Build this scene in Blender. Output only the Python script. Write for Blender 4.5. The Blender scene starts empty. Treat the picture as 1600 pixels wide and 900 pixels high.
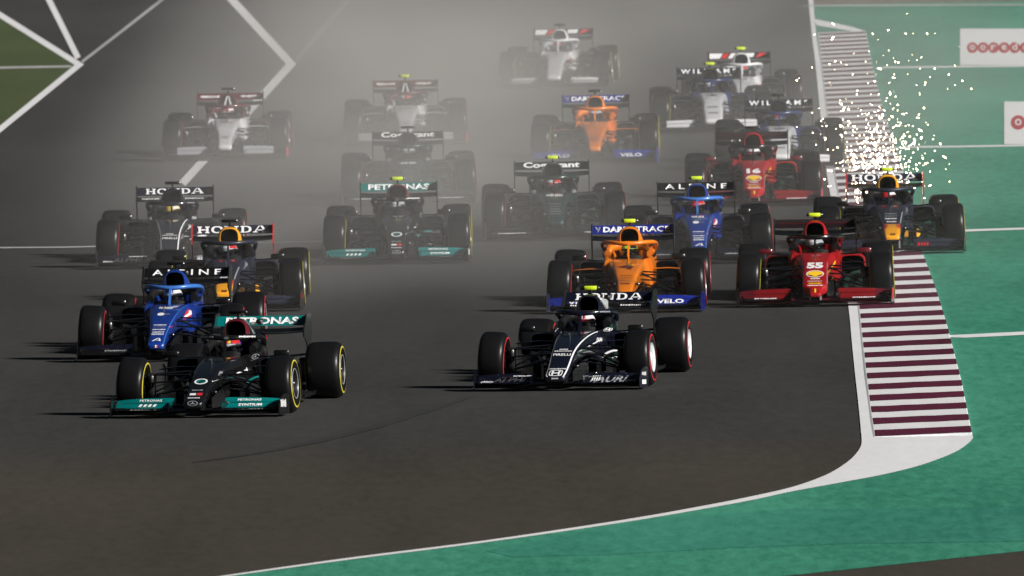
import bpy, bmesh, math, random
from mathutils import Vector, Matrix
from mathutils.bvhtree import BVHTree

rad = math.radians
sc = bpy.context.scene
col = sc.collection
random.seed(7)

# ------------------------------------------------------------------ camera
F_PX, CAM_H, Y_HOR = 31111.0, 9.9, -737.0          # focal length in photo pixels, height in m, horizon row
PITCH = math.atan((450 - Y_HOR) / F_PX)
cd = bpy.data.cameras.new('camera')
cam = bpy.data.objects.new('camera', cd)
col.objects.link(cam)
cam.location = (0, 0, CAM_H)
ROLL = rad(1.0)                                     # the picture leans a little: the right side sits higher
cam.rotation_euler = (Matrix.Rotation(math.pi / 2 - PITCH, 3, 'X') @ Matrix.Rotation(-ROLL, 3, 'Z')).to_euler()
cd.sensor_width = 36
cd.lens = 36 * F_PX / 1600
cd.clip_start, cd.clip_end = 1, 3000
cd.dof.use_dof = True
cd.dof.focus_distance = 232
cd.dof.aperture_fstop = 9
sc.camera = cam

# ------------------------------------------------------------------ sky, light, exposure
SUN_AZ, SUN_EL = rad(124), rad(29)                  # floodlit from the right and a little behind the camera
w = bpy.data.worlds.new('World')
sc.world = w
w.use_nodes = True
nt = w.node_tree
sky = nt.nodes.new('ShaderNodeTexSky')
sky.sky_type = 'NISHITA'
sky.sun_disc = False
sky.sun_elevation = SUN_EL
sky.sun_rotation = SUN_AZ
nt.links.new(sky.outputs[0], nt.nodes['Background'].inputs[0])
nt.nodes['Background'].inputs[1].default_value = 0.006
sd = bpy.data.lights.new('sun', 'SUN')
sd.energy = 4.3
sd.angle = rad(6)
sd.color = (1.0, 0.97, 0.93)
sun = bpy.data.objects.new('sun', sd)
col.objects.link(sun)
sdir = Vector((math.sin(SUN_AZ) * math.cos(SUN_EL), math.cos(SUN_AZ) * math.cos(SUN_EL), math.sin(SUN_EL)))
sun.rotation_euler = (-sdir).to_track_quat('-Z', 'Y').to_euler()
vs = sc.view_settings
vs.view_transform = 'Standard'
vs.look = 'None'
vs.gamma = 1
vs.exposure = 0.55
sc.cycles.use_denoising = True
sc.cycles.volume_bounces = 1
sc.cycles.max_bounces = 6
sc.cycles.volume_max_steps = 256
sc.cycles.use_adaptive_sampling = True
sc.cycles.sample_clamp_indirect = 4

# ------------------------------------------------------------------ small helpers
def unroll(px, py):
    dx, dy = px - 800, py - 450
    return 800 + dx * math.cos(ROLL) - dy * math.sin(ROLL), 450 + dx * math.sin(ROLL) + dy * math.cos(ROLL)

def ground(px, py, z=0.0):
    """the point at height z that lies under a photo pixel"""
    px, py = unroll(px, py)
    a = math.atan((py - 450) / F_PX) + PITCH
    d = (CAM_H - z) / math.tan(a)
    r = math.hypot(d, CAM_H - z) * math.cos(a - PITCH)
    return Vector(((px - 800) / F_PX * r, d, z))

def tag(o, label=None, cat=None, group=None, kind=None):
    if label: o['label'] = label
    if cat: o['category'] = cat
    if group: o['group'] = group
    if kind: o['kind'] = kind
    return o

def smoothstep(a, b, x):
    t = min(1, max(0, (x - a) / (b - a)))
    return t * t * (3 - 2 * t)

MESH = {}
def part(name, key, build, mats, parent=None, smooth=True):
    """one object; meshes are shared by key, the material sits on the object"""
    if not isinstance(mats, (list, tuple)): mats = [mats]
    me = MESH.get(key)
    if me is None:
        v, f = build()[:2] if True else None
        me = bpy.data.meshes.new(name)
        me.from_pydata([tuple(p) for p in v], [], f)
        for _ in mats: me.materials.append(None)
        bm = bmesh.new(); bm.from_mesh(me)
        bmesh.ops.remove_doubles(bm, verts=bm.verts, dist=1e-5)
        bmesh.ops.recalc_face_normals(bm, faces=bm.faces)
        bm.to_mesh(me); bm.free()
        if smooth:
            me.polygons.foreach_set('use_smooth', [True] * len(me.polygons))
            me.set_sharp_from_angle(angle=rad(38))
        MESH[key] = me
    o = bpy.data.objects.new(name, me)
    col.objects.link(o)
    for i, m in enumerate(mats):
        if i < len(o.material_slots):
            o.material_slots[i].link = 'OBJECT'
            o.material_slots[i].material = m
    if parent: o.parent = parent
    return o

def empty(name, loc=(0, 0, 0), rz=0.0, parent=None):
    o = bpy.data.objects.new(name, None)
    col.objects.link(o)
    o.location = loc
    o.rotation_euler = (0, 0, rz)
    o.empty_display_size = 0.3
    if parent: o.parent = parent
    return o

# ------------------------------------------------------------------ materials
def principled(name, color, rough=0.5, metal=0.0, coat=0.0, bump=0.0, bscale=200.0, vary=0.0, spec=0.5):
    m = bpy.data.materials.new(name)
    m.use_nodes = True
    n = m.node_tree.nodes; l = m.node_tree.links
    b = n['Principled BSDF']
    b.inputs['Base Color'].default_value = (*color, 1)
    b.inputs['Roughness'].default_value = rough
    b.inputs['Metallic'].default_value = metal
    b.inputs['Coat Weight'].default_value = coat
    b.inputs['Coat Roughness'].default_value = 0.06
    b.inputs['Specular IOR Level'].default_value = spec
    if bump or vary:
        tc = n.new('ShaderNodeTexCoord')
        no = n.new('ShaderNodeTexNoise'); no.inputs['Scale'].default_value = bscale; no.inputs['Detail'].default_value = 4
        l.new(tc.outputs['Object'], no.inputs['Vector'])
        if bump:
            bp = n.new('ShaderNodeBump'); bp.inputs['Strength'].default_value = bump; bp.inputs['Distance'].default_value = 0.01
            l.new(no.outputs['Fac'], bp.inputs['Height']); l.new(bp.outputs[0], b.inputs['Normal'])
        if vary:
            n2 = n.new('ShaderNodeTexNoise'); n2.inputs['Scale'].default_value = 7; n2.inputs['Detail'].default_value = 5
            l.new(tc.outputs['Object'], n2.inputs['Vector'])
            mx = n.new('ShaderNodeMix'); mx.data_type = 'RGBA'
            mx.inputs[6].default_value = (*[c * (1 - vary) for c in color], 1)
            mx.inputs[7].default_value = (*[min(1, c * (1 + vary)) for c in color], 1)
            l.new(n2.outputs['Fac'], mx.inputs[0]); l.new(mx.outputs[2], b.inputs['Base Color'])
    return m

def paint(name, color, rough=0.32, coat=0.7):
    return principled(name, color, rough, 0.0, coat, vary=0.08)

M = {}
M['rubber'] = principled('tyre rubber', (0.0065, 0.0065, 0.0072), 0.36, bump=0.05, bscale=90, vary=0.35, spec=0.28)
M['carbon'] = principled('black carbon', (0.005, 0.005, 0.0055), 0.30, coat=0.25, vary=0.3)
M['carbon_matt'] = principled('matt carbon', (0.006, 0.006, 0.0065), 0.55, vary=0.3, spec=0.3)
M['gloss'] = principled('polished carbon', (0.006, 0.006, 0.0065), 0.14, coat=0.6, vary=0.2)
M['void'] = principled('duct lining', (0.002, 0.002, 0.002), 0.95, spec=0.05)
M['steel'] = principled('brushed steel', (0.42, 0.42, 0.43), 0.32, metal=0.9)
M['darksteel'] = principled('dark alloy', (0.05, 0.05, 0.055), 0.35, metal=0.8)
M['visor'] = principled('visor', (0.006, 0.006, 0.008), 0.06, coat=1.0)
M['white'] = principled('white paint', (0.72, 0.72, 0.72), 0.45, vary=0.04)
M['print_white'] = principled('white print', (0.78, 0.78, 0.78), 0.5)
M['silver'] = principled('silver print', (0.45, 0.47, 0.5), 0.35, metal=0.4)
M['print_red'] = principled('red print', (0.55, 0.02, 0.03), 0.5)
M['print_black'] = principled('black print', (0.01, 0.01, 0.01), 0.5)
M['yellow_band'] = principled('yellow tyre band', (0.50, 0.42, 0.03), 0.6)
M['red_band'] = principled('red tyre band', (0.42, 0.016, 0.022), 0.6)
M['neon'] = principled('neon yellow', (0.62, 0.80, 0.02), 0.5)
M['yellow'] = principled('shell yellow', (0.9, 0.55, 0.02), 0.45)
M['suit'] = principled('race suit', (0.02, 0.02, 0.025), 0.9, vary=0.3)

# ------------------------------------------------------------------ geometry builders (return verts, faces)
def section(y, xc, hwb, hwt, zb, zt, n=4.0, N=24):
    pts = []
    for i in range(N):
        t = 2 * math.pi * i / N
        c, s = math.cos(t), math.sin(t)
        u = math.copysign(abs(c) ** (2 / n), c); v = math.copysign(abs(s) ** (2 / n), s)
        k = (v + 1) / 2
        pts.append(Vector((xc + u * (hwb + (hwt - hwb) * k), y, zb + (zt - zb) * k)))
    return pts

def catmull(a, b, c, d, t):
    return [0.5 * ((2 * q) + (-p + r) * t + (2 * p - 5 * q + 4 * r - s) * t * t + (-p + 3 * q - 3 * r + s) * t ** 3)
            for p, q, r, s in zip(a, b, c, d)]

def interp(st, sub=5):
    out = []
    for i in range(len(st) - 1):
        a = st[max(0, i - 1)]; b = st[i]; c = st[i + 1]; d = st[min(len(st) - 1, i + 2)]
        for k in range(sub): out.append(catmull(a, b, c, d, k / sub))
    out.append(list(st[-1]))
    return out

def loft(rings, cap0=True, cap1=True, closed=True):
    v, f = [], []
    N = len(rings[0])
    for r in rings: v += [Vector(p) for p in r]
    for i in range(len(rings) - 1):
        for j in range(N if closed else N - 1):
            k = (j + 1) % N
            f.append((i * N + j, i * N + k, (i + 1) * N + k, (i + 1) * N + j))
    if cap0: f.append(tuple(range(N - 1, -1, -1)))
    if cap1: f.append(tuple((len(rings) - 1) * N + j for j in range(N)))
    return v, f

def join(*ms):
    v, f = [], []
    for mv, mf in ms:
        o = len(v); v += list(mv); f += [tuple(i + o for i in q) for q in mf]
    return v, f

def xmirror(m): return [Vector((-p[0], p[1], p[2])) for p in m[0]], [tuple(reversed(q)) for q in m[1]]
def move(m, x=0, y=0, z=0): return [Vector((p[0] + x, p[1] + y, p[2] + z)) for p in m[0]], m[1]

def tube(path, r, N=8, flat=1.0, sub=0):
    P = [Vector(p) for p in path]
    if sub: P = [Vector(q) for q in interp([tuple(p) for p in P], sub)]
    R = r if isinstance(r, (list, tuple)) else [r] * len(P)
    if len(R) != len(P):
        R = [R[min(len(R) - 1, int(i * len(R) / len(P)))] for i in range(len(P))]
    rings = []
    for i, p in enumerate(P):
        t = (P[min(i + 1, len(P) - 1)] - P[max(i - 1, 0)]).normalized()
        up = Vector((0, 0, 1)) if abs(t.z) < 0.92 else Vector((0, 1, 0))
        a = t.cross(up).normalized(); b = a.cross(t).normalized()
        rings.append([p + a * (math.cos(2 * math.pi * k / N) * R[i]) + b * (math.sin(2 * math.pi * k / N) * R[i] * flat) for k in range(N)])
    return loft(rings)

def box(x0, x1, y0, y1, z0, z1, ch=0.0):
    if ch <= 0:
        v = [Vector((x, y, z)) for x in (x0, x1) for y in (y0, y1) for z in (z0, z1)]
        f = [(0, 1, 3, 2), (4, 6, 7, 5), (0, 4, 5, 1), (2, 3, 7, 6), (0, 2, 6, 4), (1, 5, 7, 3)]
        return v, f
    rings = []
    for y, c in ((y0, ch), (y0 + ch, 0), (y1 - ch, 0), (y1, ch)):
        a, b, d, e = x0 + c, x1 - c, z0 + c, z1 - c
        rings.append([(a + ch, y, d), (b - ch, y, d), (b, y, d + ch), (b, y, e - ch), (b - ch, y, e), (a + ch, y, e), (a, y, e - ch), (a, y, d + ch)])
    return loft(rings)

def extrude(poly, thick, axis='x', at=0.0):
    """poly of (a,b) pairs; axis x -> (y,z), axis z -> (x,y)"""
    n = len(poly); v = []
    for s in (-0.5, 0.5):
        for a, b in poly:
            v.append(Vector((at + s * thick, a, b)) if axis == 'x' else Vector((a, b, at + s * thick)))
    f = [tuple(range(n - 1, -1, -1)), tuple(range(n, 2 * n))]
    f += [(i, (i + 1) % n, n + (i + 1) % n, n + i) for i in range(n)]
    return v, f

def wall(path, z0, z1, th=0.008):
    """thin vertical plate that follows a path of (x,y); z0/z1 may be lists"""
    P = [Vector((a, b)) for a, b in path]
    n = len(P); Z0 = z0 if isinstance(z0, list) else [z0] * n; Z1 = z1 if isinstance(z1, list) else [z1] * n
    rings = []
    for i, p in enumerate(P):
        t = (P[min(i + 1, n - 1)] - P[max(i - 1, 0)]).normalized(); a = Vector((-t.y, t.x)) * th / 2
        rings.append([(p.x + a.x, p.y + a.y, Z0[i]), (p.x - a.x, p.y - a.y, Z0[i]), (p.x - a.x, p.y - a.y, Z1[i]), (p.x + a.x, p.y + a.y, Z1[i])])
    return loft(rings)

AF = [(0, 0), (0.05, 0.45), (0.2, 0.9), (0.45, 1.0), (0.75, 0.6), (1, 0.12), (1, -0.05), (0.7, -0.15), (0.4, -0.3), (0.15, -0.4), (0.03, -0.28)]
def wing(stations, sub=3):
    """stations: (x, y_le, z_le, chord, angle deg, thickness); trailing edge behind (+y) and higher"""
    rings = []
    for x, y, z, c, a, t in interp(stations, sub):
        ca, sa = math.cos(rad(a)), math.sin(rad(a))
        ring = []
        for u, h in AF:
            camber = -0.10 * math.sin(math.pi * u) * c
            yy, zz = u * c, -h * t * 0.5 + camber
            ring.append((x, y + yy * ca - zz * sa, z + yy * sa + zz * ca))
        rings.append(ring)
    return loft(rings)

def lathe(profile, N=40, axis_x=True):
    rings = []
    for k in range(N):
        t = 2 * math.pi * k / N
        rings.append([(x, r * math.cos(t), r * math.sin(t)) for x, r in profile])
    v, f = [], []
    m = len(profile)
    for r in rings: v += [Vector(p) for p in r]
    for k in range(N):
        q = (k + 1) % N
        for j in range(m - 1): f.append((k * m + j, q * m + j, q * m + j + 1, k * m + j + 1))
    return v, f

def sphere(r, N=20, K=14):
    v, f = [], []
    for i in range(K + 1):
        p = math.pi * i / K
        for j in range(N):
            t = 2 * math.pi * j / N
            v.append(Vector((r[0] * math.sin(p) * math.cos(t), r[1] * math.sin(p) * math.sin(t), r[2] * math.cos(p))))
    for i in range(K):
        for j in range(N):
            k = (j + 1) % N
            f.append((i * N + j, i * N + k, (i + 1) * N + k, (i + 1) * N + j))
    return v, f

# ------------------------------------------------------------------ flat print: letters and emblems as 2-D meshes
def text2d(body, bold=0.0, shear=0.0):
    """letters in a unit frame: centred, height of capitals 1"""
    key = ('t2d', body, bold, shear)
    if key in MESH: return MESH[key]
    cu = bpy.data.curves.new('txt', 'FONT')
    cu.body = body; cu.size = 1.0; cu.offset = bold; cu.shear = shear; cu.resolution_u = 2
    o = bpy.data.objects.new('txt', cu)
    col.objects.link(o)
    bpy.context.view_layer.update()
    me = bpy.data.meshes.new_from_object(o.evaluated_get(bpy.context.evaluated_depsgraph_get()))
    v = [(p.co.x, p.co.y) for p in me.vertices]; f = [tuple(p.vertices) for p in me.polygons]
    bpy.data.objects.remove(o); bpy.data.curves.remove(cu); bpy.data.meshes.remove(me)
    MESH[key] = fit2d(v, f)
    return MESH[key]

def fit2d(v, f):
    x0, x1 = min(p[0] for p in v), max(p[0] for p in v); y0, y1 = min(p[1] for p in v), max(p[1] for p in v)
    return [((p[0] - (x0 + x1) / 2) / (x1 - x0), (p[1] - (y0 + y1) / 2) / (y1 - y0)) for p in v], f   # unit box

def poly2d(polys):
    v, f = [], []
    for p in polys:
        f.append(tuple(range(len(v), len(v) + len(p)))); v += list(p)
    return v, f

def rect(x0, y0, x1, y1): return [(x0, y0), (x1, y0), (x1, y1), (x0, y1)]
def ringpoly(cx, cy, a, b, ti, tj, t0=0, t1=360, N=28, n=2.0):
    def pt(t, k):
        c, s = math.cos(t), math.sin(t)
        return (cx + (a - k * ti) * math.copysign(abs(c) ** (2 / n), c), cy + (b - k * tj) * math.copysign(abs(s) ** (2 / n), s))
    out = []
    for i in range(N):
        u, w_ = rad(t0 + (t1 - t0) * i / N), rad(t0 + (t1 - t0) * (i + 1) / N)
        out.append([pt(u, 0), pt(w_, 0), pt(w_, 1), pt(u, 1)])
    return out
def ellipse(cx, cy, a, b, N=24): return [(cx + a * math.cos(2 * math.pi * i / N), cy + b * math.sin(2 * math.pi * i / N)) for i in range(N)]

def slab_word():
    """wide slab-serif capitals H O N D A"""
    P = []
    def stem(x, wd=0.26): P.append(rect(x, 0.14, x + wd, 0.86)); P.append(rect(x - 0.11, 0, x + wd + 0.11, 0.14)); P.append(rect(x - 0.11, 0.86, x + wd + 0.11, 1))
    stem(0.12); stem(0.92); P.append(rect(0.38, 0.42, 0.92, 0.58))                 # H
    P += ringpoly(2.08, 0.5, 0.62, 0.52, 0.27, 0.16, n=2.4)                         # O
    P.append(rect(2.98, 0.14, 3.12, 1)); P.append(rect(2.84, 0, 3.28, 0.14)); P.append(rect(2.82, 0.86, 2.98, 1))   # N
    P.append([(3.12, 1), (3.36, 1), (4.02, 0.16), (4.02, 0), (3.9, 0), (3.12, 0.92)])
    P.append(rect(4.02, 0, 4.16, 0.86)); P.append(rect(3.84, 0.86, 4.32, 1))
    stem(4.62); P += ringpoly(5.0, 0.5, 0.66, 0.5, 0.27, 0.14, -90, 90, 18, 2.5)   # D
    P.append([(5.98, 0.14), (6.12, 0.14), (6.56, 1), (6.42, 1)]); P.append([(6.56, 1), (6.82, 1), (7.28, 0.14), (7.0, 0.14)])   # A
    P.append(rect(5.82, 0, 6.3, 0.14)); P.append(rect(6.84, 0, 7.42, 0.14)); P.append(rect(6.3, 0.3, 6.88, 0.42))
    return fit2d(*poly2d(P))

def emblem2d(kind):
    if kind == 'slab': return slab_word()
    if kind == 'star':       # ring with a three-pointed star
        P = ringpoly(0, 0, 0.5, 0.5, 0.07, 0.07)
        for a in (90, 210, 330):
            t = rad(a); c = (0.44 * math.cos(t), 0.44 * math.sin(t))
            P.append([(0.07 * math.cos(t + 1.05), 0.07 * math.sin(t + 1.05)), (0, 0), (0.07 * math.cos(t - 1.05), 0.07 * math.sin(t - 1.05)), c])
        return poly2d(P)
    if kind == 'hbadge':     # rounded frame with an H of two leaning posts
        P = ringpoly(0, 0, 0.5, 0.5, 0.07, 0.09, n=4)
        P += [[(-0.33, 0.36), (-0.17, 0.36), (-0.15, 0.06), (-0.19, -0.36), (-0.29, -0.36)], [(0.33, 0.36), (0.17, 0.36), (0.15, 0.06), (0.19, -0.36), (0.29, -0.36)], rect(-0.15, -0.08, 0.15, 0.08)]
        return poly2d(P)
    if kind == 'shell':      # scallop
        P = []
        for i in range(9):
            a0, a1 = rad(-12 + 204 * i / 9), rad(-12 + 204 * (i + 1) / 9); am = (a0 + a1) / 2
            P.append([(0, -0.42), (0.5 * math.cos(a0), 0.02 + 0.45 * math.sin(a0)), (0.535 * math.cos(am), 0.02 + 0.49 * math.sin(am)), (0.5 * math.cos(a1), 0.02 + 0.45 * math.sin(a1))])
        P.append([(-0.2, -0.5), (0.2, -0.5), (0.2, -0.40), (-0.2, -0.40)])
        return poly2d(P)
    if kind == 'disc': return poly2d([ellipse(0, 0, 0.5, 0.5)])
    if kind == 'ring': return poly2d(ringpoly(0, 0, 0.5, 0.5, 0.13, 0.13))
    if kind == 'bar': return poly2d([rect(-0.5, -0.5, 0.5, 0.5)])
    if kind == 'arrow_a':    # slanted capital A without a bar
        return poly2d([[(-0.5, -0.5), (-0.28, -0.5), (0.2, 0.5), (0.05, 0.5)], [(0.2, 0.5), (0.34, 0.5), (0.5, -0.5), (0.3, -0.5)], rect(-0.05, -0.3, 0.28, -0.15)])
    if kind == 'y_mark':
        return poly2d([[(-0.5, 0.5), (-0.2, 0.5), (0.05, 0.05), (-0.12, -0.1)], [(0.5, 0.5), (0.25, 0.5), (-0.05, -0.5), (0.1, -0.5)]])
    if kind == 'swoosh':
        return poly2d([[(-0.5, -0.3), (-0.3, 0.2), (0, 0.42), (0.3, 0.5), (0.5, 0.45), (0.2, 0.3), (-0.05, 0.05), (-0.2, -0.25)], [(-0.15, -0.5), (0.05, -0.1), (0.3, 0.1), (0.5, 0.12), (0.35, -0.25), (0.1, -0.45)]])
    if kind.startswith('dash'):    # a line of print too small to read
        r = random.Random(kind); P = []; x = -0.5
        while x < 0.46:
            wd = r.uniform(0.03, 0.09); P.append(rect(x, -0.5 + r.choice((0, 0, 0.15)), min(0.5, x + wd), 0.5 - r.choice((0, 0.1, 0.2)))); x += wd + r.uniform(0.02, 0.035)
        return poly2d(P)
    if kind == 'stripes':
        return poly2d([[(-0.5 + k * 0.25, -0.5), (-0.36 + k * 0.25, -0.5), (-0.28 + k * 0.25, 0.5), (-0.42 + k * 0.25, 0.5)] for k in range(4)])
    raise KeyError(kind)

BVH = {}
TILT, RAKE = 0.041, 0.012      # slope of the line of sight; nose-down rake of the cars
def decal(name, key, shape2d, x, h, wd, ht, target, mat, parent, lift=0.004, skew=0.0, clip=None):
    """print laid on a part: (x,h) as seen from straight ahead, h measured over the ground at the front axle"""
    def build():
        v2, f = shape2d
        bv = BVH[target]
        # subdivide long edges by splitting into a finer triangle mesh
        bm = bmesh.new()
        vs_ = [bm.verts.new((x + a * wd, 0, h + b * ht + a * skew * wd)) for a, b in v2]
        for q in f:
            if len(set(q)) >= 3:
                try: bm.faces.new([vs_[i] for i in q])
                except ValueError: pass
        bmesh.ops.triangulate(bm, faces=bm.faces)
        d = Vector((0, 1, -TILT)).normalized()
        xs = [q.co.x for q in bm.verts]; zs = [q.co.z for q in bm.verts]
        for lo, hi, st, ax in ((min(xs), max(xs), 0.05, Vector((1, 0, 0))), (min(zs), max(zs), 0.014, Vector((0, 0, 1)))):
            u = lo + st * 0.5
            while u < hi and target not in ('rwf', 'mouth'):
                bmesh.ops.bisect_plane(bm, geom=bm.verts[:] + bm.edges[:] + bm.faces[:], plane_co=ax * u, plane_no=ax, dist=1e-6); u += st
        bm.verts.ensure_lookup_table()
        for q in bm.verts:
            p = Vector((q.co.x, -3, q.co.z + 3 * TILT))
            hit, nor, _, _ = bv.ray_cast(p, d, 12)
            if hit is None:
                hit, nor, _, _ = bv.find_nearest(Vector((q.co.x, -0.5 if target != 'rw' else 4.1, q.co.z)))
            if nor.dot(d) > 0: nor = -nor
            q.co = hit + nor * lift - d * 0.002
        v = [q.co.copy() for q in bm.verts]; bm.verts.index_update()
        ff = [tuple(z.index for z in q.verts) for q in bm.faces]
        bm.free()
        return v, ff
    return part(name, ('decal',) + key, build, mat, parent, smooth=False)

def raked(m): return [Vector((p[0], p[1], p[2] + RAKE * p[1])) for p in m[0]], m[1]
def reg(target, m): BVH[target] = BVHTree.FromPolygons([tuple(p) for p in raked(m)[0]], m[1])

# ------------------------------------------------------------------ the racing car
WB = 3.65          # wheelbase; local origin on the ground under the front axle, nose towards -y
FR_X, RR_X = 0.8475, 0.7975

WHEEL_R = 0.326
TYRE = [(0.80, 0.168), (0.93, 0.186), (0.99, 0.212), (1.0, 0.236), (0.985, 0.260), (0.945, 0.283), (0.875, 0.302), (0.77, 0.315), (0.60, 0.322), (0.30, 0.3255), (0.0, WHEEL_R)]
def tyre_mesh(hw):
    prof = [(-x * hw, r) for x, r in TYRE] + [(x * hw, r) for x, r in reversed(TYRE[:-1])]
    return lathe(prof, 48)

def tyre_x(r, hw):
    for (x0, r0), (x1, r1) in zip(TYRE, TYRE[1:]):
        if r0 <= r <= r1: return hw * (x0 + (x1 - x0) * (r - r0) / (r1 - r0))
    return hw

def band_mesh(side, hw):
    v, f, n = [], [], 48
    for i in range(n):
        t = 2 * math.pi * i / n
        r0, r1 = (0.252, 0.269) if abs(math.cos(t)) < 0.93 else (0.243, 0.272)     # a little wider where the lettering sits
        for r in (r0, (r0 + r1) / 2, r1): v.append(Vector((side * (tyre_x(r, hw) + 0.003), (r + 0.001) * math.cos(t), (r + 0.001) * math.sin(t))))
    for i in range(n):
        k = (i + 1) % n
        for j in range(2): f.append((3 * i + j, 3 * i + j + 1, 3 * k + j + 1, 3 * k + j))
    return v, f

def ring_mesh(side, hw):
    return lathe([(side * hw * 0.955, 0.173), (side * hw * 0.985, 0.171), (side * hw * 0.985, 0.164), (side * hw * 0.955, 0.162)], 40)

def rim_mesh(side, hw):
    lip = lathe([(side * hw * 0.80, 0.168), (side * hw * 0.95, 0.172), (side * hw * 0.96, 0.163), (side * hw * 0.86, 0.152), (side * hw * 0.55, 0.145), (-side * hw * 0.8, 0.145), (-side * hw * 0.8, 0.168)], 32)
    ms = [lip]
    for k in range(10):
        t = 2 * math.pi * k / 10
        b = box(-0.008, 0.008, 0.03, 0.150, -0.011, 0.011)
        rot = Matrix.Rotation(t, 3, 'X')
        ms.append(([rot @ p + Vector((side * hw * 0.66, 0, 0)) for p in b[0]], b[1]))
    ms.append(lathe([(side * hw * 0.55, 0.001), (side * hw * 0.55, 0.05), (side * hw * 0.8, 0.045), (side * hw * 0.95, 0.026), (side * hw * 0.97, 0.001)], 16))
    return join(*ms)

def cover_mesh(side, hw):     # closed disc cover with shallow dish
    return lathe([(side * hw * 0.80, 0.168), (side * hw * 0.95, 0.172), (side * hw * 0.97, 0.162), (side * hw * 0.90, 0.150), (side * hw * 0.88, 0.06), (side * hw * 0.95, 0.05), (side * hw * 0.98, 0.03), (side * hw * 0.98, 0.001)], 32)

def hub_mesh(side, hw):
    return join(lathe([(-side * hw * 1.02, 0.001), (-side * hw * 1.02, 0.13), (side * hw * 0.3, 0.142), (side * hw * 0.3, 0.001)], 24),
                move(box(-0.05, 0.05, -0.05, 0.09, -0.13, 0.15, 0.012), -side * (hw + 0.045)))

def body_mesh(n):
    th, tz, wide = n['hw'], n['z'], n['wide']
    st = [(-1.165, 0, th * 0.55, th * 0.5, tz + 0.020, tz + 0.050, 3),
          (-1.15, 0, th * 0.85, th * 0.8, tz + 0.004, tz + 0.070, 3.4),
          (-1.10, 0, th, th * 0.95, tz, tz + 0.095, 4),
          (-0.80, 0, th * (1.05 + wide), th * (1.0 + wide), tz + 0.035, tz + 0.17, 5),
          (-0.40, 0, max(0.135, th * 1.15), max(0.125, th * 1.1), 0.255, 0.425, 5.5),
          (0.00, 0, 0.172, 0.155, 0.305, 0.500, 6),
          (0.45, 0, 0.215, 0.185, 0.32, 0.555, 6),
          (0.90, 0, 0.268, 0.215, 0.24, 0.585, 6),
          (1.22, 0, 0.305, 0.25, 0.12, 0.592, 6)]
    if n['finger']:       # broad nose panel that ends early, a narrow tip below it
        st[0:4] = [(-1.165, 0, 0.05, 0.045, 0.155, 0.185, 3), (-1.14, 0, 0.075, 0.07, 0.145, 0.205, 4), (-0.98, 0, 0.085, 0.08, 0.150, 0.250, 4),
                   (-0.90, 0, 0.135, 0.13, 0.165, 0.285, 5), (-0.84, 0, 0.155, 0.15, 0.19, 0.315, 6)]
        st[5] = (-0.40, 0, 0.162, 0.155, 0.26, 0.415, 7)
    rings = [section(*s, N=28) for s in interp(st, 5)]
    return loft(rings)

def tub_mesh():
    rings = []
    for y, ho, zr, hi in ((1.22, 0.305, 0.592, 0.19), (1.30, 0.31, 0.595, 0.225), (1.5, 0.325, 0.60, 0.245), (1.8, 0.335, 0.635, 0.235), (2.0, 0.335, 0.68, 0.205), (2.2, 0.33, 0.70, 0.16)):
        rings.append([(-ho + 0.015, y, zr - 0.012), (-ho - 0.008, y, zr - 0.10), (-ho, y, 0.25), (-ho + 0.05, y, 0.09), (0, y, 0.07), (ho - 0.05, y, 0.09), (ho, y, 0.25), (ho + 0.008, y, zr - 0.10), (ho - 0.015, y, zr - 0.012),
                      (ho - 0.035, y, zr), (hi + 0.02, y, zr), (hi, y, zr - 0.015), (hi, y, 0.3), (0, y, 0.26), (-hi, y, 0.3), (-hi, y, zr - 0.015), (-hi - 0.02, y, zr), (-ho + 0.035, y, zr)])
    R = []
    for i in range(len(rings[0])):
        pass
    flat = [[c for p in r for c in p] for r in rings]
    rr = [[Vector(q[k:k + 3]) for k in range(0, len(q), 3)] for q in interp(flat, 3)]
    return loft(rr)

def headrest_mesh():
    path = [(0.27, 1.62, 0.63), (0.255, 1.85, 0.675), (0.21, 2.03, 0.71), (0.0, 2.09, 0.72), (-0.21, 2.03, 0.71), (-0.255, 1.85, 0.675), (-0.27, 1.62, 0.63)]
    return tube(path, 0.045, 10, 1.3, sub=4)

def roll_hoop_mesh():
    """intake mouth and engine cover, in one shell from the hoop to the tail"""
    st = [(2.17, 0, 0.180, 0.124, 0.690, 0.955, 2.8), (2.35, 0, 0.25, 0.105, 0.56, 0.955, 2.4), (2.75, 0, 0.29, 0.075, 0.40, 0.915, 2.2),
          (3.2, 0, 0.26, 0.045, 0.30, 0.80, 2.1), (3.7, 0, 0.20, 0.03, 0.25, 0.64, 2.1), (4.2, 0, 0.12, 0.02, 0.25, 0.50, 2.1), (4.5, 0, 0.07, 0.02, 0.27, 0.42, 2.2)]
    rings = [section(*s, N=28) for s in interp(st, 4)]
    return loft(rings, cap0=False)

def mouth_mesh():
    """surround of the intake over the driver's head"""
    return loft([section(*q, 28) for q in ((2.092, 0, 0.122, 0.104, 0.735, 0.932, 2.8), (2.090, 0, 0.130, 0.110, 0.722, 0.939, 2.8), (2.10, 0, 0.138, 0.116, 0.710, 0.946, 2.8), (2.17, 0, 0.180, 0.124, 0.690, 0.955, 2.8))], cap0=False, cap1=False)

def intake_mesh():
    return loft([section(2.0925, 0, 0.122, 0.104, 0.735, 0.932, 2.8, 28), section(2.12, 0, 0.118, 0.100, 0.738, 0.928, 2.8, 28), section(2.30, 0, 0.10, 0.08, 0.75, 0.90, 2.8, 28)], cap0=False)

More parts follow.
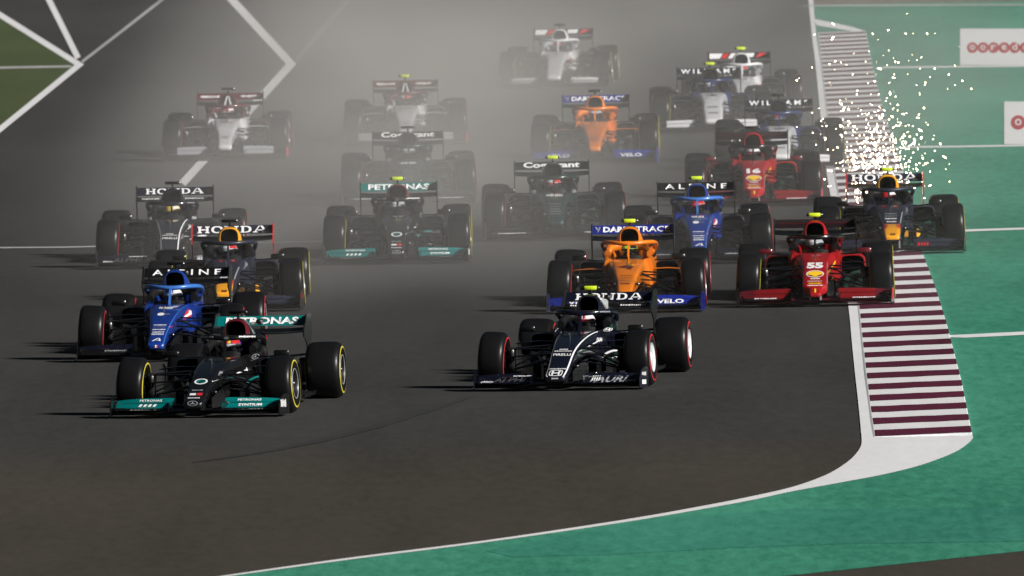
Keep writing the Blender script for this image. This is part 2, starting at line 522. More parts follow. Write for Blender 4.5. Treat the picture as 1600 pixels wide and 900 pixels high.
POD = [(1.72, 0.475, 0.158, 0.150, 0.275, 0.530, 4), (1.75, 0.478, 0.165, 0.157, 0.268, 0.538, 4), (2.0, 0.47, 0.182, 0.172, 0.21, 0.540, 4), (2.5, 0.43, 0.215, 0.19, 0.10, 0.505, 4),
       (3.1, 0.33, 0.20, 0.15, 0.09, 0.42, 3.6), (3.7, 0.22, 0.13, 0.09, 0.10, 0.36, 3.2), (4.2, 0.14, 0.07, 0.05, 0.12, 0.32, 3)]
def pod_mesh():
    rings = [section(*s, N=24) for s in interp(POD, 4)]
    return loft([section(1.715, 0.475, 0.154, 0.146, 0.280, 0.526, 4)] + rings, cap0=False)
def pod_duct():
    return loft([section(1.716, 0.475, 0.154, 0.146, 0.280, 0.526, 4), section(1.76, 0.475, 0.150, 0.142, 0.284, 0.522, 4), section(2.0, 0.46, 0.12, 0.11, 0.30, 0.49, 4)], cap0=False)

def floor_mesh():
    half = [(0.24, 1.05), (0.40, 1.20), (0.62, 1.55), (0.78, 1.95), (0.79, 2.9), (0.72, 3.12), (0.57, 3.3), (0.55, 3.95), (0.5, 4.25)]
    poly = half + [(-x, y) for x, y in reversed(half)]
    return join(extrude(poly, 0.018, 'z', 0.062), extrude([(-0.15, 0.95), (0.15, 0.95), (0.15, 4.0), (-0.15, 4.0)], 0.012, 'z', 0.040))

def floor_edge():
    return wall([(0.79, 2.0), (0.80, 2.4), (0.795, 2.9)], 0.072, 0.10, 0.01)

def halo_mesh(th=0.029):
    hoop = [(0.318, 2.16, 0.668), (0.338, 2.0, 0.723), (0.335, 1.85, 0.760), (0.30, 1.68, 0.780), (0.22, 1.54, 0.786), (0.12, 1.46, 0.780), (0.0, 1.43, 0.773),
            (-0.12, 1.46, 0.780), (-0.22, 1.54, 0.786), (-0.30, 1.68, 0.780), (-0.335, 1.85, 0.760), (-0.338, 2.0, 0.723), (-0.318, 2.16, 0.668)]
    post = wall([(0, 1.16), (0, 1.22), (0, 1.30), (0, 1.38), (0, 1.44)], [0.560, 0.580, 0.64, 0.70, 0.742], [0.60, 0.645, 0.72, 0.762, 0.785], 0.026)
    return join(tube(hoop, th, 12, 0.95, sub=4), post)

def mirror_mesh(): return join(box(0.545, 0.715, 1.36, 1.42, 0.575, 0.640, 0.014))
def mirror_stay(): return tube([(0.33, 1.5, 0.56), (0.48, 1.46, 0.565), (0.62, 1.41, 0.58)], 0.010, 6)

def camera_mesh(): return join(box(-0.105, 0.105, 2.30, 2.37, 1.005, 1.043, 0.012), box(-0.012, 0.012, 2.30, 2.37, 0.94, 1.008))
def camera_cap(): return box(-0.076, 0.076, 2.293, 2.363, 1.001, 1.047, 0.010)

# front wing ---------------------------------------------------------------
def fw_main():
    h = [(0.0, -1.13, 0.105, 0.30, 2, 0.02), (0.24, -1.13, 0.105, 0.30, 2, 0.02), (0.40, -1.14, 0.085, 0.28, 5, 0.018), (0.7, -1.08, 0.075, 0.26, 6, 0.016), (0.965, -0.98, 0.075, 0.22, 5, 0.014)]
    return wing([(-x, *r) for x, *r in reversed(h[1:])] + h, 3)

FWS = (0.0, 0.06, 0.13, 0.56, 1.0)
FWX = ((0.29, -0.02, 0.10, 0.05), (0.35, -0.03, 0.125, 0.0), (0.6, 0.0, 0.125, 0.04), (0.76, 0.038, 0.117, 0.11), (0.86, 0.07, 0.110, 0.19), (0.962, 0.11, 0.10, 0.30))
def fw_flap(k, top, seg=None):
    """k-th flap, right-hand side; top = height of the last trailing edge over the ground"""
    H0 = top - 0.100
    z0, z1 = 0.100 + H0 * FWS[k], 0.100 + H0 * FWS[k + 1]
    y = -0.97 + 0.10 * k
    st = []
    for x, dy, c, drop in (FWX if seg is None else (FWX[:4] if seg == 'in' else FWX[3:])):
        a, b = (z0 - 0.1) * (1 - drop) + 0.1, (z1 - 0.1) * (1 - drop) + 0.1
        st.append((x, y + dy, a, c, math.degrees(math.asin(min(0.9, (b - a + 0.004) / c))), 0.010))
    return wing(st, 3)

def fw_lip(k, top):
    """thin dark edge along the back of a flap"""
    H0 = top - 0.100; z1 = 0.100 + H0 * FWS[k + 1]; y = -0.97 + 0.10 * k
    P = []
    for x, dy, c, drop in ((0.29, -0.02, 0.10, 0.05), (0.35, -0.03, 0.125, 0.0), (0.6, 0.0, 0.125, 0.04), (0.8, 0.05, 0.115, 0.14), (0.962, 0.11, 0.10, 0.30)):
        P.append((x, y + dy + c * 0.96, (z1 - 0.1) * (1 - drop) + 0.1 + 0.003))
    return tube(P, 0.005, 6, 1.2, sub=3)

def fw_plate():
    P = [(0.955, -1.02), (0.962, -0.9), (0.972, -0.75), (0.985, -0.6), (0.995, -0.52)]
    return join(wall(P, [0.040] * 5, [0.15, 0.235, 0.262, 0.262, 0.235], 0.012), extrude([(0.955, -1.02), (1.0, -0.9), (1.0, -0.55), (0.985, -0.52), (0.965, -0.75)], 0.008, 'z', 0.044))

def fw_cascade():   # small guide vanes under and behind the flaps
    return join(wall([(0.40, -0.62), (0.43, -0.50), (0.50, -0.40)], 0.10, 0.2, 0.006), wall([(0.30, -1.0), (0.31, -0.8), (0.34, -0.68)], 0.09, 0.185, 0.007))

def pylon_mesh(hw, z): return wall([(hw, -1.12), (hw + 0.004, -1.0), (hw + 0.012, -0.86)], 0.100, [z + 0.03, z + 0.05, z + 0.08], 0.012)

def cape_mesh(): return wall([(0.15, -0.72), (0.17, -0.45), (0.20, -0.15), (0.23, 0.1)], [0.11, 0.10, 0.10, 0.11], [0.22, 0.27, 0.31, 0.33], 0.008)

def barge(k):
    P = {0: [(0.26, 0.62), (0.33, 0.85), (0.40, 1.1), (0.46, 1.35)], 1: [(0.36, 0.72), (0.47, 0.9), (0.56, 1.12), (0.62, 1.4)], 2: [(0.50, 0.86), (0.60, 1.0), (0.68, 1.2), (0.74, 1.5)], 3: [(0.70, 1.35), (0.75, 1.5), (0.77, 1.7), (0.775, 1.9)]}[k]
    z1 = {0: [0.24, 0.30, 0.31, 0.27], 1: [0.28, 0.36, 0.37, 0.33], 2: [0.22, 0.31, 0.33, 0.29], 3: [0.42, 0.49, 0.48, 0.43]}[k]
    return wall(P, 0.055, z1, 0.008)

def arch_mesh(): return tube([(0.25, 1.12, 0.25), (0.30, 1.15, 0.315), (0.40, 1.2, 0.35), (0.52, 1.25, 0.325), (0.64, 1.3, 0.27)], [0.018] * 5, 8, 0.8, sub=3)
def boomerang(): return tube([(0.31, 1.32, 0.46), (0.5, 1.36, 0.465), (0.66, 1.42, 0.45), (0.755, 1.5, 0.43)], [0.05] * 4, 8, 0.16)

# rear wing ----------------------------------------------------------------
RW_X = 0.517
def rw_main(): return wing([(-RW_X, 3.80, 0.725, 0.27, 6, 0.022), (-0.25, 3.80, 0.705, 0.27, 8, 0.022), (0.25, 3.80, 0.705, 0.27, 8, 0.022), (RW_X, 3.80, 0.725, 0.27, 6, 0.022)], 3)
def rw_flap(): return wing([(-RW_X, 4.06, 0.775, 0.165, 40, 0.012), (0, 4.06, 0.775, 0.165, 40, 0.012), (RW_X, 4.06, 0.775, 0.165, 40, 0.012)], 2)
def rw_plate():
    return extrude([(3.79, 0.66), (3.80, 0.75), (3.96, 0.83), (4.02, 0.905), (4.34, 0.905), (4.40, 0.87), (4.40, 0.68), (4.28, 0.52), (4.24, 0.33), (4.08, 0.33), (4.05, 0.56), (3.9, 0.63)], 0.014, 'x', RW_X + 0.009)
def rw_pillar(): return tube([(0.045, 4.12, 0.40), (0.045, 4.0, 0.52), (0.045, 3.88, 0.64), (0.045, 3.86, 0.72)], [0.022] * 4, 8, 1.0, sub=3)
def drs_mesh(): return box(-0.03, 0.03, 3.85, 4.10, 0.80, 0.86, 0.012)
def diffuser(): return join(box(-0.5, 0.5, 4.0, 4.45, 0.075, 0.09), *[box(x - 0.004, x + 0.004, 4.0, 4.45, 0.09, 0.24) for x in (-0.45, -0.25, 0.25, 0.45)], box(-0.10, 0.10, 3.9, 4.45, 0.12, 0.30, 0.02))
def light_mesh(): return box(-0.04, 0.04, 4.50, 4.53, 0.26, 0.36, 0.008)
def fin_mesh(): return extrude([(2.75, 0.88), (3.3, 0.86), (3.95, 0.80), (3.95, 0.60), (3.6, 0.66), (3.2, 0.78)], 0.010, 'x', 0)

ARMS = {'fuf': ((0.17, -0.20, 0.455), (0.70, 0.0, 0.45)), 'fur': ((0.20, 0.38, 0.47), (0.70, 0.02, 0.45)), 'flf': ((0.17, -0.18, 0.315), (0.70, 0.0, 0.20)), 'flr': ((0.22, 0.40, 0.31), (0.70, 0.02, 0.20)),
        'fpush': ((0.18, 0.06, 0.47), (0.68, 0.01, 0.215)), 'ftie': ((0.18, -0.26, 0.40), (0.70, -0.12, 0.36)),
        'ruf': ((0.15, 3.2, 0.42), (0.60, 3.62, 0.47)), 'rur': ((0.12, 3.9, 0.42), (0.60, 3.68, 0.47)), 'rlf': ((0.2, 3.15, 0.2), (0.60, 3.62, 0.2)), 'rlr': ((0.12, 3.95, 0.2), (0.60, 3.68, 0.2)), 'rdrive': ((0.1, 3.65, 0.31), (0.62, 3.65, 0.33))}
def arm_mesh(k):
    a, b = ARMS[k]
    return tube([a, tuple((p + q) / 2 for p, q in zip(a, b)), b], 0.024 if k != 'rdrive' else 0.03, 8, 0.42 if k != 'rdrive' else 1.0)

def wheel_steer(): return join(box(-0.135, 0.135, 1.40, 1.43, 0.50, 0.62, 0.012), box(-0.02, 0.02, 1.25, 1.42, 0.54, 0.58))
def screen_mesh(): return wall([(-0.17, 1.32), (-0.10, 1.27), (0, 1.255), (0.10, 1.27), (0.17, 1.32)], 0.585, [0.615, 0.635, 0.64, 0.635, 0.615], 0.006)

for t_, m_ in (('rw', join(rw_flap(), rw_main())), ('halo', halo_mesh()), ('pod', join(pod_mesh(), xmirror(pod_mesh()))), ('plate', join(fw_plate(), xmirror(fw_plate()))), ('hoop', roll_hoop_mesh()), ('tub', tub_mesh()), ('barge', join(*[q for k in range(4) for q in (barge(k), xmirror(barge(k)))])), ('rwf', rw_flap()), ('rwm', rw_main())):
    reg(t_, m_)

def driver(root_car, mats, label, group):
    """seated figure: body as one skinned mesh, helmet and visor as children"""
    key = 'driver_body'
    if key not in MESH:
        V = [(0, 2.02, 0.22), (0, 2.02, 0.36), (0, 1.96, 0.48), (0, 1.90, 0.56), (0, 1.84, 0.64),
             (-0.15, 1.95, 0.50), (-0.20, 1.76, 0.40), (-0.16, 1.52, 0.50), (0.15, 1.95, 0.50), (0.20, 1.76, 0.40), (0.16, 1.52, 0.50),
             (-0.09, 1.95, 0.20), (-0.12, 1.45, 0.33), (-0.08, 0.98, 0.28), (0.09, 1.95, 0.20), (0.12, 1.45, 0.33), (0.08, 0.98, 0.28)]
        E = [(0, 1), (1, 2), (2, 3), (3, 4), (2, 5), (5, 6), (6, 7), (2, 8), (8, 9), (9, 10), (0, 11), (11, 12), (12, 13), (0, 14), (14, 15), (15, 16)]
        R = [0.13, 0.14, 0.13, 0.07, 0.08, 0.07, 0.045, 0.032, 0.07, 0.045, 0.032, 0.09, 0.065, 0.045, 0.09, 0.065, 0.045]
        for s, wi in ((-1, 7), (1, 10)):          # four fingers and a thumb closed round the wheel rim
            bx, by, bz = V[wi]
            for k in range(4):
                a = len(V); z = bz + 0.045 - 0.026 * k
                V += [(bx + s * 0.012, by - 0.055, z), (bx - s * 0.012, by - 0.10 + 0.004 * k, z), (bx - s * 0.045, by - 0.085, z)]
                E += [(wi, a), (a, a + 1), (a + 1, a + 2)]; R += [0.0095, 0.0085, 0.0075]
            a = len(V); V += [(bx - s * 0.035, by - 0.03, bz + 0.06), (bx - s * 0.05, by - 0.06, bz + 0.07)]
            E += [(wi, a), (a, a + 1)]; R += [0.0105, 0.009]
        me = bpy.data.meshes.new('driver_body'); me.from_pydata(V, E, [])
        o = bpy.data.objects.new('tmp', me); col.objects.link(o)
        sk = o.modifiers.new('s', 'SKIN'); o.modifiers.new('u', 'SUBSURF').levels = 1
        for i, sv in enumerate(me.skin_vertices[0].data):
            sv.radius = (R[i], R[i]); sv.use_root = (i == 0)
        bpy.context.view_layer.update()
        m2 = bpy.data.meshes.new_from_object(o.evaluated_get(bpy.context.evaluated_depsgraph_get()))
        bpy.data.objects.remove(o)
        m2.materials.clear(); m2.materials.append(None)
        m2.polygons.foreach_set('use_smooth', [True] * len(m2.polygons))
        MESH[key] = m2
    p = empty('person'); p.matrix_world = root_car.matrix_world
    p.location = root_car.location + Vector((0, 0, 0.022)); p.rotation_euler = root_car.rotation_euler
    tag(p, label, 'driver', group)
    part('body', key, None, mats.get('suit', M['suit']), p)
    def helm():
        v, f = sphere((0.122, 0.148, 0.138), 24, 16)
        v = [Vector((q.x, q.y * (1.06 if q.y < 0 else 1.0) - (0.02 if q.z < -0.04 else 0), max(q.z, -0.125))) for q in v]
        return move((v, f), 0, 1.80, 0.638)
    h = part('helmet', 'helmet', helm, mats['shell'], p)
    def band(z0, z1, a0, a1, g):
        def b():
            v, f = [], []
            n, k = 18, 4
            for j in range(k + 1):
                z = z0 + (z1 - z0) * j / k
                r = math.sqrt(max(0.02, 1 - (z / 0.138) ** 2))
                for i in range(n + 1):
                    t = rad(a0 + (a1 - a0) * i / n)
                    sy = math.sin(t)
                    v.append(Vector(((0.122 + g) * r * math.cos(t), (0.148 + g) * r * sy * (1.06 if sy < 0 else 1) - (0.02 if z < -0.04 else 0) + 1.80, z + 0.638)))
            for j in range(k):
                for i in range(n):
                    f.append((j * (n + 1) + i, j * (n + 1) + i + 1, (j + 1) * (n + 1) + i + 1, (j + 1) * (n + 1) + i))
            return v, f
        return b
    part('visor', 'visor', band(-0.055, 0.025, -165, -15, 0.004), M['visor'], h)
    part('visor_strip', 'visor_strip', band(0.030, 0.058, -160, -20, 0.003), mats['strip'], h)
    part('crown_patch', 'crown_patch', band(0.064, 0.12, -150, -85, 0.003), mats['crown'], h)
    part('crown_patch', 'crown_patch2', band(0.064, 0.12, -80, -20, 0.003), mats.get('crown2', mats['shell']), h)
    part('chin_panel', 'chin', band(-0.115, -0.065, -150, -30, 0.003), mats['chin'], h)
    return p

def mirror_part(name, key, build, mat, root, smooth=True):
    a = part(name, key + '_r', build, mat, root, smooth)
    b = part(name, key + '_l', lambda: xmirror(build()), mat, root, smooth)
    return a, b

def make_car(T, px, py, yaw, label, group, tyre_band, cap, steer=0.0, extra=None):
    g = ground(px, py)
    c = empty('racing_car', g, yaw)
    tag(c, label, 'racing car', group)
    n = T['nose']; nk = T['key']
    bkey = 'body_' + nk
    if bkey not in BVH: reg(bkey, body_mesh(n))
    if 'fw_%g' % T['fwtop'] not in BVH:
        reg('fw_%g' % T['fwtop'], join(*[q for k in range(4) for q in (fw_flap(k, T['fwtop']), xmirror(fw_flap(k, T['fwtop'])))]))
        for k in (2, 3): reg('fw%d_%g' % (k, T['fwtop']), join(fw_flap(k, T['fwtop']), xmirror(fw_flap(k, T['fwtop']))))
    P = lambda name, key, b, m, smooth=True, parent=c, rake=True: part(name, key, (lambda: raked(b())) if rake else b, m, parent, smooth)
    # --- shell
    nose = P('nose', bkey, lambda: body_mesh(n), T['nose_mat'])
    P('cockpit_tub', 'tub', tub_mesh, T['tub_mat'])
    P('headrest', 'headrest', headrest_mesh, T.get('headrest', M['carbon_matt']))
    ec = P('engine_cover', 'hoop', roll_hoop_mesh, T['hoop_mat'])
    mo = P('intake_surround', 'mouth', mouth_mesh, T.get('mouth_mat', T['hoop_mat']))
    P('air_intake', 'intake', intake_mesh, M['void'], parent=mo)
    P('fin', 'fin', fin_mesh, T['fin_mat'], parent=ec)
    for s, key in ((1, 'r'), (-1, 'l')):
        mm = (lambda b: b) if s > 0 else (lambda b: (lambda: xmirror(b())))
        sp = P('sidepod', 'pod_' + key, mm(pod_mesh), T['pod_mat'])
        P('air_duct', 'duct_' + key, mm(pod_duct), M['void'], parent=sp)
        mi = P('mirror', 'mirror_' + key, mm(mirror_mesh), T['mirror_mat'])
        P('mirror_stay', 'mstay_' + key, mm(mirror_stay), M['gloss'], parent=mi)
        for k in range(4): P('bargeboard', 'barge%d_%s' % (k, key), mm(lambda k=k: barge(k)), T['barge_mat'] if k == 2 else M['gloss'])
        P('deflector_blade', 'boom_' + key, mm(boomerang), T.get('boom_mat', M['carbon']))
        P('turning_vane', 'cape_' + key, mm(cape_mesh), M['gloss'])
        P('nose_pylon', 'pylon%g_%g_%s' % (n['hw'], n['z'], key), mm(lambda: pylon_mesh(n['hw'] * 0.75, n['z'])), T['pylon_mat'])
        P('wing_endplate', 'fwplate_' + key, mm(fw_plate), T['fwplate_mat'])
        P('guide_vanes', 'cascade_' + key, mm(fw_cascade), M['gloss'])
        for k in range(4): P('bargeboard_slat', 'slat%d_%s' % (k, key), mm(lambda k=k: tube([(0.50, 0.98, 0.12 + 0.05 * k), (0.62, 1.08, 0.125 + 0.05 * k), (0.74, 1.3, 0.13 + 0.045 * k)], [0.028] * 3, 6, 0.16)), M['gloss'])
        for k, xx in enumerate((0.42, 0.58, 0.74)): P('flap_bracket', 'fbr%d_%g_%s' % (k, T['fwtop'], key), mm(lambda xx=xx: box(xx - 0.006, xx + 0.006, -0.575 + 0.12 * (xx - 0.42), -0.535 + 0.12 * (xx - 0.42), T['fwtop'] - 0.03 - 0.03 * (xx - 0.42), T['fwtop'] + 0.004 - 0.03 * (xx - 0.42), 0.003)), M['darksteel'])
        P('outwash_fin', 'ofin_' + key, mm(lambda: wall([(0.90, -0.95), (0.915, -0.8), (0.935, -0.68)], 0.085, [0.12, 0.15, 0.15], 0.006)), M['gloss'])
        P('brake_scoop', 'scoop_' + key, mm(lambda: box(0.60, 0.665, -0.16, 0.04, 0.30, 0.46, 0.02)), M['carbon'])
        P('cockpit_fin', 'cfin_' + key, mm(lambda: wall([(0.31, 1.55), (0.335, 1.7), (0.34, 1.85)], [0.585, 0.60, 0.62], [0.62, 0.655, 0.67], 0.006)), M['gloss'])
        P('wheel_tether', 'teth_' + key, mm(lambda: tube([(0.2, 0.12, 0.44), (0.45, 0.10, 0.36), (0.66, 0.06, 0.30)], 0.009, 6)), M['darksteel'])
        P('floor_edge_strip', 'fledge_' + key, mm(floor_edge), M['carbon'])
        for k in range(4):
            ff = P('front_wing_flap', 'fwflap%d_%g_%s' % (k, T['fwtop'], key), mm(lambda k=k: fw_flap(k, T['fwtop'], 'in')), T['flap_mats'][k])
            P('flap_tip', 'fwtip%d_%g_%s' % (k, T['fwtop'], key), mm(lambda k=k: fw_flap(k, T['fwtop'], 'out')), T['tip_mats'][k], parent=ff)
        if 'arch_mat' in T: P('deflector_arch', 'arch_' + key, mm(arch_mesh), T['arch_mat'])
        for k in (2, 3): P('flap_lip', 'fwlip%d_%g_%s' % (k, T['fwtop'], key), mm(lambda k=k: fw_lip(k, T['fwtop'])), M['gloss'])
        P('nose_camera', 'ncam%g_%g_%s' % (n['hw'], n['z'], key), mm(lambda: box(n['hw'] + 0.03, n['hw'] + 0.075, -0.62, -0.5, n['z'] + 0.13, n['z'] + 0.165, 0.01)), M['carbon'])
        P('rear_wing_endplate', 'rwplate_' + key, mm(rw_plate), T['rwplate_mat'])
        P('rear_wing_pillar', 'rwpil_' + key, mm(rw_pillar), M['carbon'])
        for k in ARMS: P('suspension_arm', 'arm_%s_%s' % (k, key), mm(lambda k=k: arm_mesh(k)), M['gloss'])
        # wheels
        for hw, x, y, nm in ((0.1525, FR_X, 0.0, 'f'), (0.2025, RR_X, WB, 'r')):
            w_ = P('wheel', 'hub_%s%s' % (nm, key), lambda: hub_mesh(s, hw), M['carbon_matt'], rake=False)
            w_.location = (s * x, y, WHEEL_R)
            if nm == 'f': w_.rotation_euler = (0, rad(-3.0 * s), steer)
            else: w_.rotation_euler = (0, rad(-1.2 * s), 0)
            P('rim_ring', 'ring_%s%s' % (nm, key), lambda: ring_mesh(s, hw), T.get('ring_mat', M['silver']), parent=w_, rake=False)
            P('tyre', 'tyre_' + nm, lambda: tyre_mesh(hw), M['rubber'], parent=w_, rake=False)
            for sb in (-1, 1): P('tyre_band', 'band_%s%d' % (nm, sb), lambda: band_mesh(sb, hw), M[tyre_band], parent=w_, rake=False)
            if T.get('cover'):
                P('wheel_cover', 'cover_%s%s' % (nm, key), lambda: cover_mesh(s, hw), T['rim_mat'], parent=w_, rake=False)
            else:
                P('rim', 'rim_%s%s' % (nm, key), lambda: rim_mesh(s, hw), T['rim_mat'], parent=w_, rake=False)
    P('floor', 'floor', floor_mesh, M['carbon_matt'])
    P('halo', 'halo', halo_mesh, T['halo_mat'])
    P('windscreen', 'screen', screen_mesh, M['carbon'])
    P('steering_wheel', 'steer', wheel_steer, M['carbon_matt'])
    P('front_wing_main_plane', 'fwmain', fw_main, T['fwmain_mat'])
    P('rear_wing_main_plane', 'rwmain', rw_main, M['carbon'])
    fl = P('rear_wing_flap', 'rwflap', rw_flap, T['rwflap_mat'])
    P('flap_actuator', 'drs', drs_mesh, M['carbon'])
    P('pitot_tube', 'pitot%g' % n['z'], lambda: join(tube([(0, 0.30, 0.52), (0, 0.28, 0.60)], 0.006, 6), tube([(0, 0.30, 0.60), (0, 0.16, 0.605)], 0.006, 6)), M['steel'])
    P('antenna', 'antenna', lambda: tube([(0.0, 0.72, 0.57), (0.0, 0.74, 0.645)], 0.005, 6), M['gloss'])
    P('diffuser', 'diff', diffuser, M['carbon_matt'])
    P('rear_light', 'rlight', light_mesh, M['print_red'])
    tc = P('roof_camera', 'tcam', camera_mesh, M['carbon'])
    if cap: P('camera_cover', 'tcap', camera_cap, M['neon'], parent=tc)
    # --- print
    for i, (tgt, shape, x, h, wd, ht, mat, *rest) in enumerate(list(T['print']) + list(extra or [])):
        tk = bkey if tgt == 'nose' else ('%s_%g' % (tgt, T['fwtop']) if tgt in ('fw', 'fw2', 'fw3') else tgt)
        s2 = text2d(*shape) if isinstance(shape, tuple) else emblem2d(shape)
        kk = (nk, tgt, str(shape), x, h, wd, ht)
        nm = 'lettering' if isinstance(shape, tuple) or shape == 'slab' else ('fine_print' if shape.startswith('dash') else ('stripe' if shape in ('bar', 'stripes') else 'emblem'))
        lift = 0.0035 + (rest[0] if rest else 0) * 0.0015
        sk = rest[1] if len(rest) > 1 else 0.0
        decal(nm, kk + (lift, sk), s2, x, h, wd, ht, tk, mat, c, lift, sk)
    return c

reg('mouth', ([Vector((-0.2, 2.085, 0.6)), Vector((0.2, 2.085, 0.6)), Vector((0.2, 2.085, 1.1)), Vector((-0.2, 2.085, 1.1))], [(0, 1, 2, 3)]))

# ------------------------------------------------------------------ setting
def sheet(name, pts, z, mat, kind='structure', parent=None, label=None):
    v = [Vector((p[0], p[1], z)) for p in pts]
    me = bpy.data.meshes.new(name)
    me.from_pydata([tuple(p) for p in v], [], [tuple(range(len(v)))])
    bm = bmesh.new(); bm.from_mesh(me)
    bmesh.ops.triangulate(bm, faces=bm.faces); bmesh.ops.recalc_face_normals(bm, faces=bm.faces)
    for f in bm.faces:
        if f.normal.z < 0: f.normal_flip()
    bm.to_mesh(me); bm.free()
    me.materials.append(mat)
    o = bpy.data.objects.new(name, me); col.objects.link(o)
    if parent: o.parent = parent
    elif kind: o['kind'] = kind
    return o

def ribbon(name, pix, z, width, mat, parent=None, wob=0.0):
    """painted line of a given width in metres along pixels on the ground"""
    P = [ground(*p) for p in pix]
    L, R = [], []
    for i, p in enumerate(P):
        t = (P[min(i + 1, len(P) - 1)] - P[max(i - 1, 0)]).normalized(); a = Vector((-t.y, t.x, 0)) * width / 2
        L.append(p + a); R.append(p - a)
    return sheet(name, L + R[::-1], z, mat, parent=parent)

def ground_material(name, c1, c2, fine=1.0, rough=0.85, dust=None, streak=False):
    m = bpy.data.materials.new(name); m.use_nodes = True
    n = m.node_tree.nodes; l = m.node_tree.links; b = n['Principled BSDF']
    tc = n.new('ShaderNodeTexCoord')
    def noise(scale, detail=5, vec=None, rgh=0.6):
        q = n.new('ShaderNodeTexNoise'); q.inputs['Scale'].default_value = scale; q.inputs['Detail'].default_value = detail; q.inputs['Roughness'].default_value = rgh
        l.new(vec or tc.outputs['Object'], q.inputs['Vector']); return q
    mp = n.new('ShaderNodeMapping'); mp.inputs['Scale'].default_value = (1.0, 0.10, 1.0) if not streak else (0.40, 0.07, 1)
    l.new(tc.outputs['Object'], mp.inputs['Vector'])
    big = noise(0.55, 6, mp.outputs[0]); small = noise(38 * fine, 3, None, 0.8)
    mp3 = n.new('ShaderNodeMapping'); mp3.inputs['Scale'].default_value = (1.0, 0.14, 1.0); mp3.inputs['Rotation'].default_value = (0, 0, 0.06); l.new(tc.outputs['Object'], mp3.inputs['Vector'])
    mid = noise(7.0, 5, mp3.outputs[0], 0.7)
    mixf = n.new('ShaderNodeMath'); mixf.operation = 'MULTIPLY_ADD'; mixf.inputs[1].default_value = 0.40
    l.new(big.outputs['Fac'], mixf.inputs[0])
    sm = n.new('ShaderNodeMath'); sm.operation = 'MULTIPLY'; sm.inputs[1].default_value = 0.28
    l.new(small.outputs['Fac'], sm.inputs[0])
    sm2 = n.new('ShaderNodeMath'); sm2.operation = 'MULTIPLY_ADD'; sm2.inputs[1].default_value = 0.32
    l.new(mid.outputs['Fac'], sm2.inputs[0]); l.new(sm.outputs[0], sm2.inputs[2]); l.new(sm2.outputs[0], mixf.inputs[2])
    cr = n.new('ShaderNodeValToRGB'); cr.color_ramp.elements[0].position = 0.42 if streak else 0.37; cr.color_ramp.elements[1].position = 0.58 if streak else 0.63
    cr.color_ramp.elements[0].color = (*c1, 1); cr.color_ramp.elements[1].color = (*c2, 1)
    l.new(mixf.outputs[0], cr.inputs['Fac'])
    out = cr.outputs['Color']
    if dust:      # sandy dust lying on the near stretch of asphalt
        y0, y1, cd_ = dust
        sx = n.new('ShaderNodeSeparateXYZ'); l.new(tc.outputs['Object'], sx.inputs[0])
        dn = noise(0.9, 6)
        ad = n.new('ShaderNodeMath'); ad.operation = 'MULTIPLY_ADD'; ad.inputs[1].default_value = 5.0; l.new(dn.outputs['Fac'], ad.inputs[0]); l.new(sx.outputs['Y'], ad.inputs[2])
        mr = n.new('ShaderNodeMapRange'); mr.interpolation_type = 'SMOOTHSTEP'
        mr.inputs['From Min'].default_value = y0 + 2.5; mr.inputs['From Max'].default_value = y1 + 2.5; mr.inputs['To Min'].default_value = 0.95; mr.inputs['To Max'].default_value = 0
        l.new(ad.outputs[0], mr.inputs['Value'])
        mx = n.new('ShaderNodeMix'); mx.data_type = 'RGBA'; l.new(mr.outputs[0], mx.inputs[0]); l.new(out, mx.inputs[6]); 
        m2 = n.new('ShaderNodeMix'); m2.data_type = 'RGBA'; m2.blend_type = 'MULTIPLY'; m2.inputs[0].default_value = 1; l.new(out, m2.inputs[6]); m2.inputs[7].default_value = (*cd_, 1)
        l.new(m2.outputs[2], mx.inputs[7]); out = mx.outputs[2]
    l.new(out, b.inputs['Base Color'])
    b.inputs['Roughness'].default_value = rough
    b.inputs['Specular IOR Level'].default_value = 0.25
    bp = n.new('ShaderNodeBump'); bp.inputs['Strength'].default_value = 0.25; bp.inputs['Distance'].default_value = 0.006
    l.new(small.outputs['Fac'], bp.inputs['Height']); l.new(bp.outputs[0], b.inputs['Normal'])
    return m

G_SAND = ground_material('desert gravel', (0.10, 0.085, 0.06), (0.16, 0.135, 0.10))
G_ASPH = ground_material('track asphalt', (0.0215, 0.0213, 0.021), (0.044, 0.0435, 0.0425), dust=(205, 223, (1.32, 1.15, 0.86)))
G_GREEN = ground_material('green run-off paint', (0.018, 0.155, 0.098), (0.060, 0.30, 0.195), 1.0, 0.7, streak=True)
G_GRASS = ground_material('artificial grass', (0.030, 0.048, 0.012), (0.062, 0.085, 0.025), 0.7, 0.95)
G_WHITE = ground_material('white road paint', (0.68, 0.68, 0.69), (0.82, 0.82, 0.82), 0.8, 0.6)
G_WHITE2 = ground_material('worn white road paint', (0.30, 0.30, 0.30), (0.50, 0.50, 0.50), 0.8, 0.7)
G_THIN = ground_material('rubbed out line paint', (0.10, 0.10, 0.10), (0.18, 0.18, 0.18), 0.8, 0.7)
G_BURG = ground_material('burgundy kerb paint', (0.065, 0.008, 0.024), (0.115, 0.016, 0.042), 0.8, 0.55)
G_MARK = ground_material('tyre rubber mark', (0.0225, 0.0225, 0.0225), (0.036, 0.036, 0.036), 1.0, 0.8)

sheet('ground', [(-400, -60), (400, -60), (400, 700), (-400, 700)], 0.0, G_SAND)
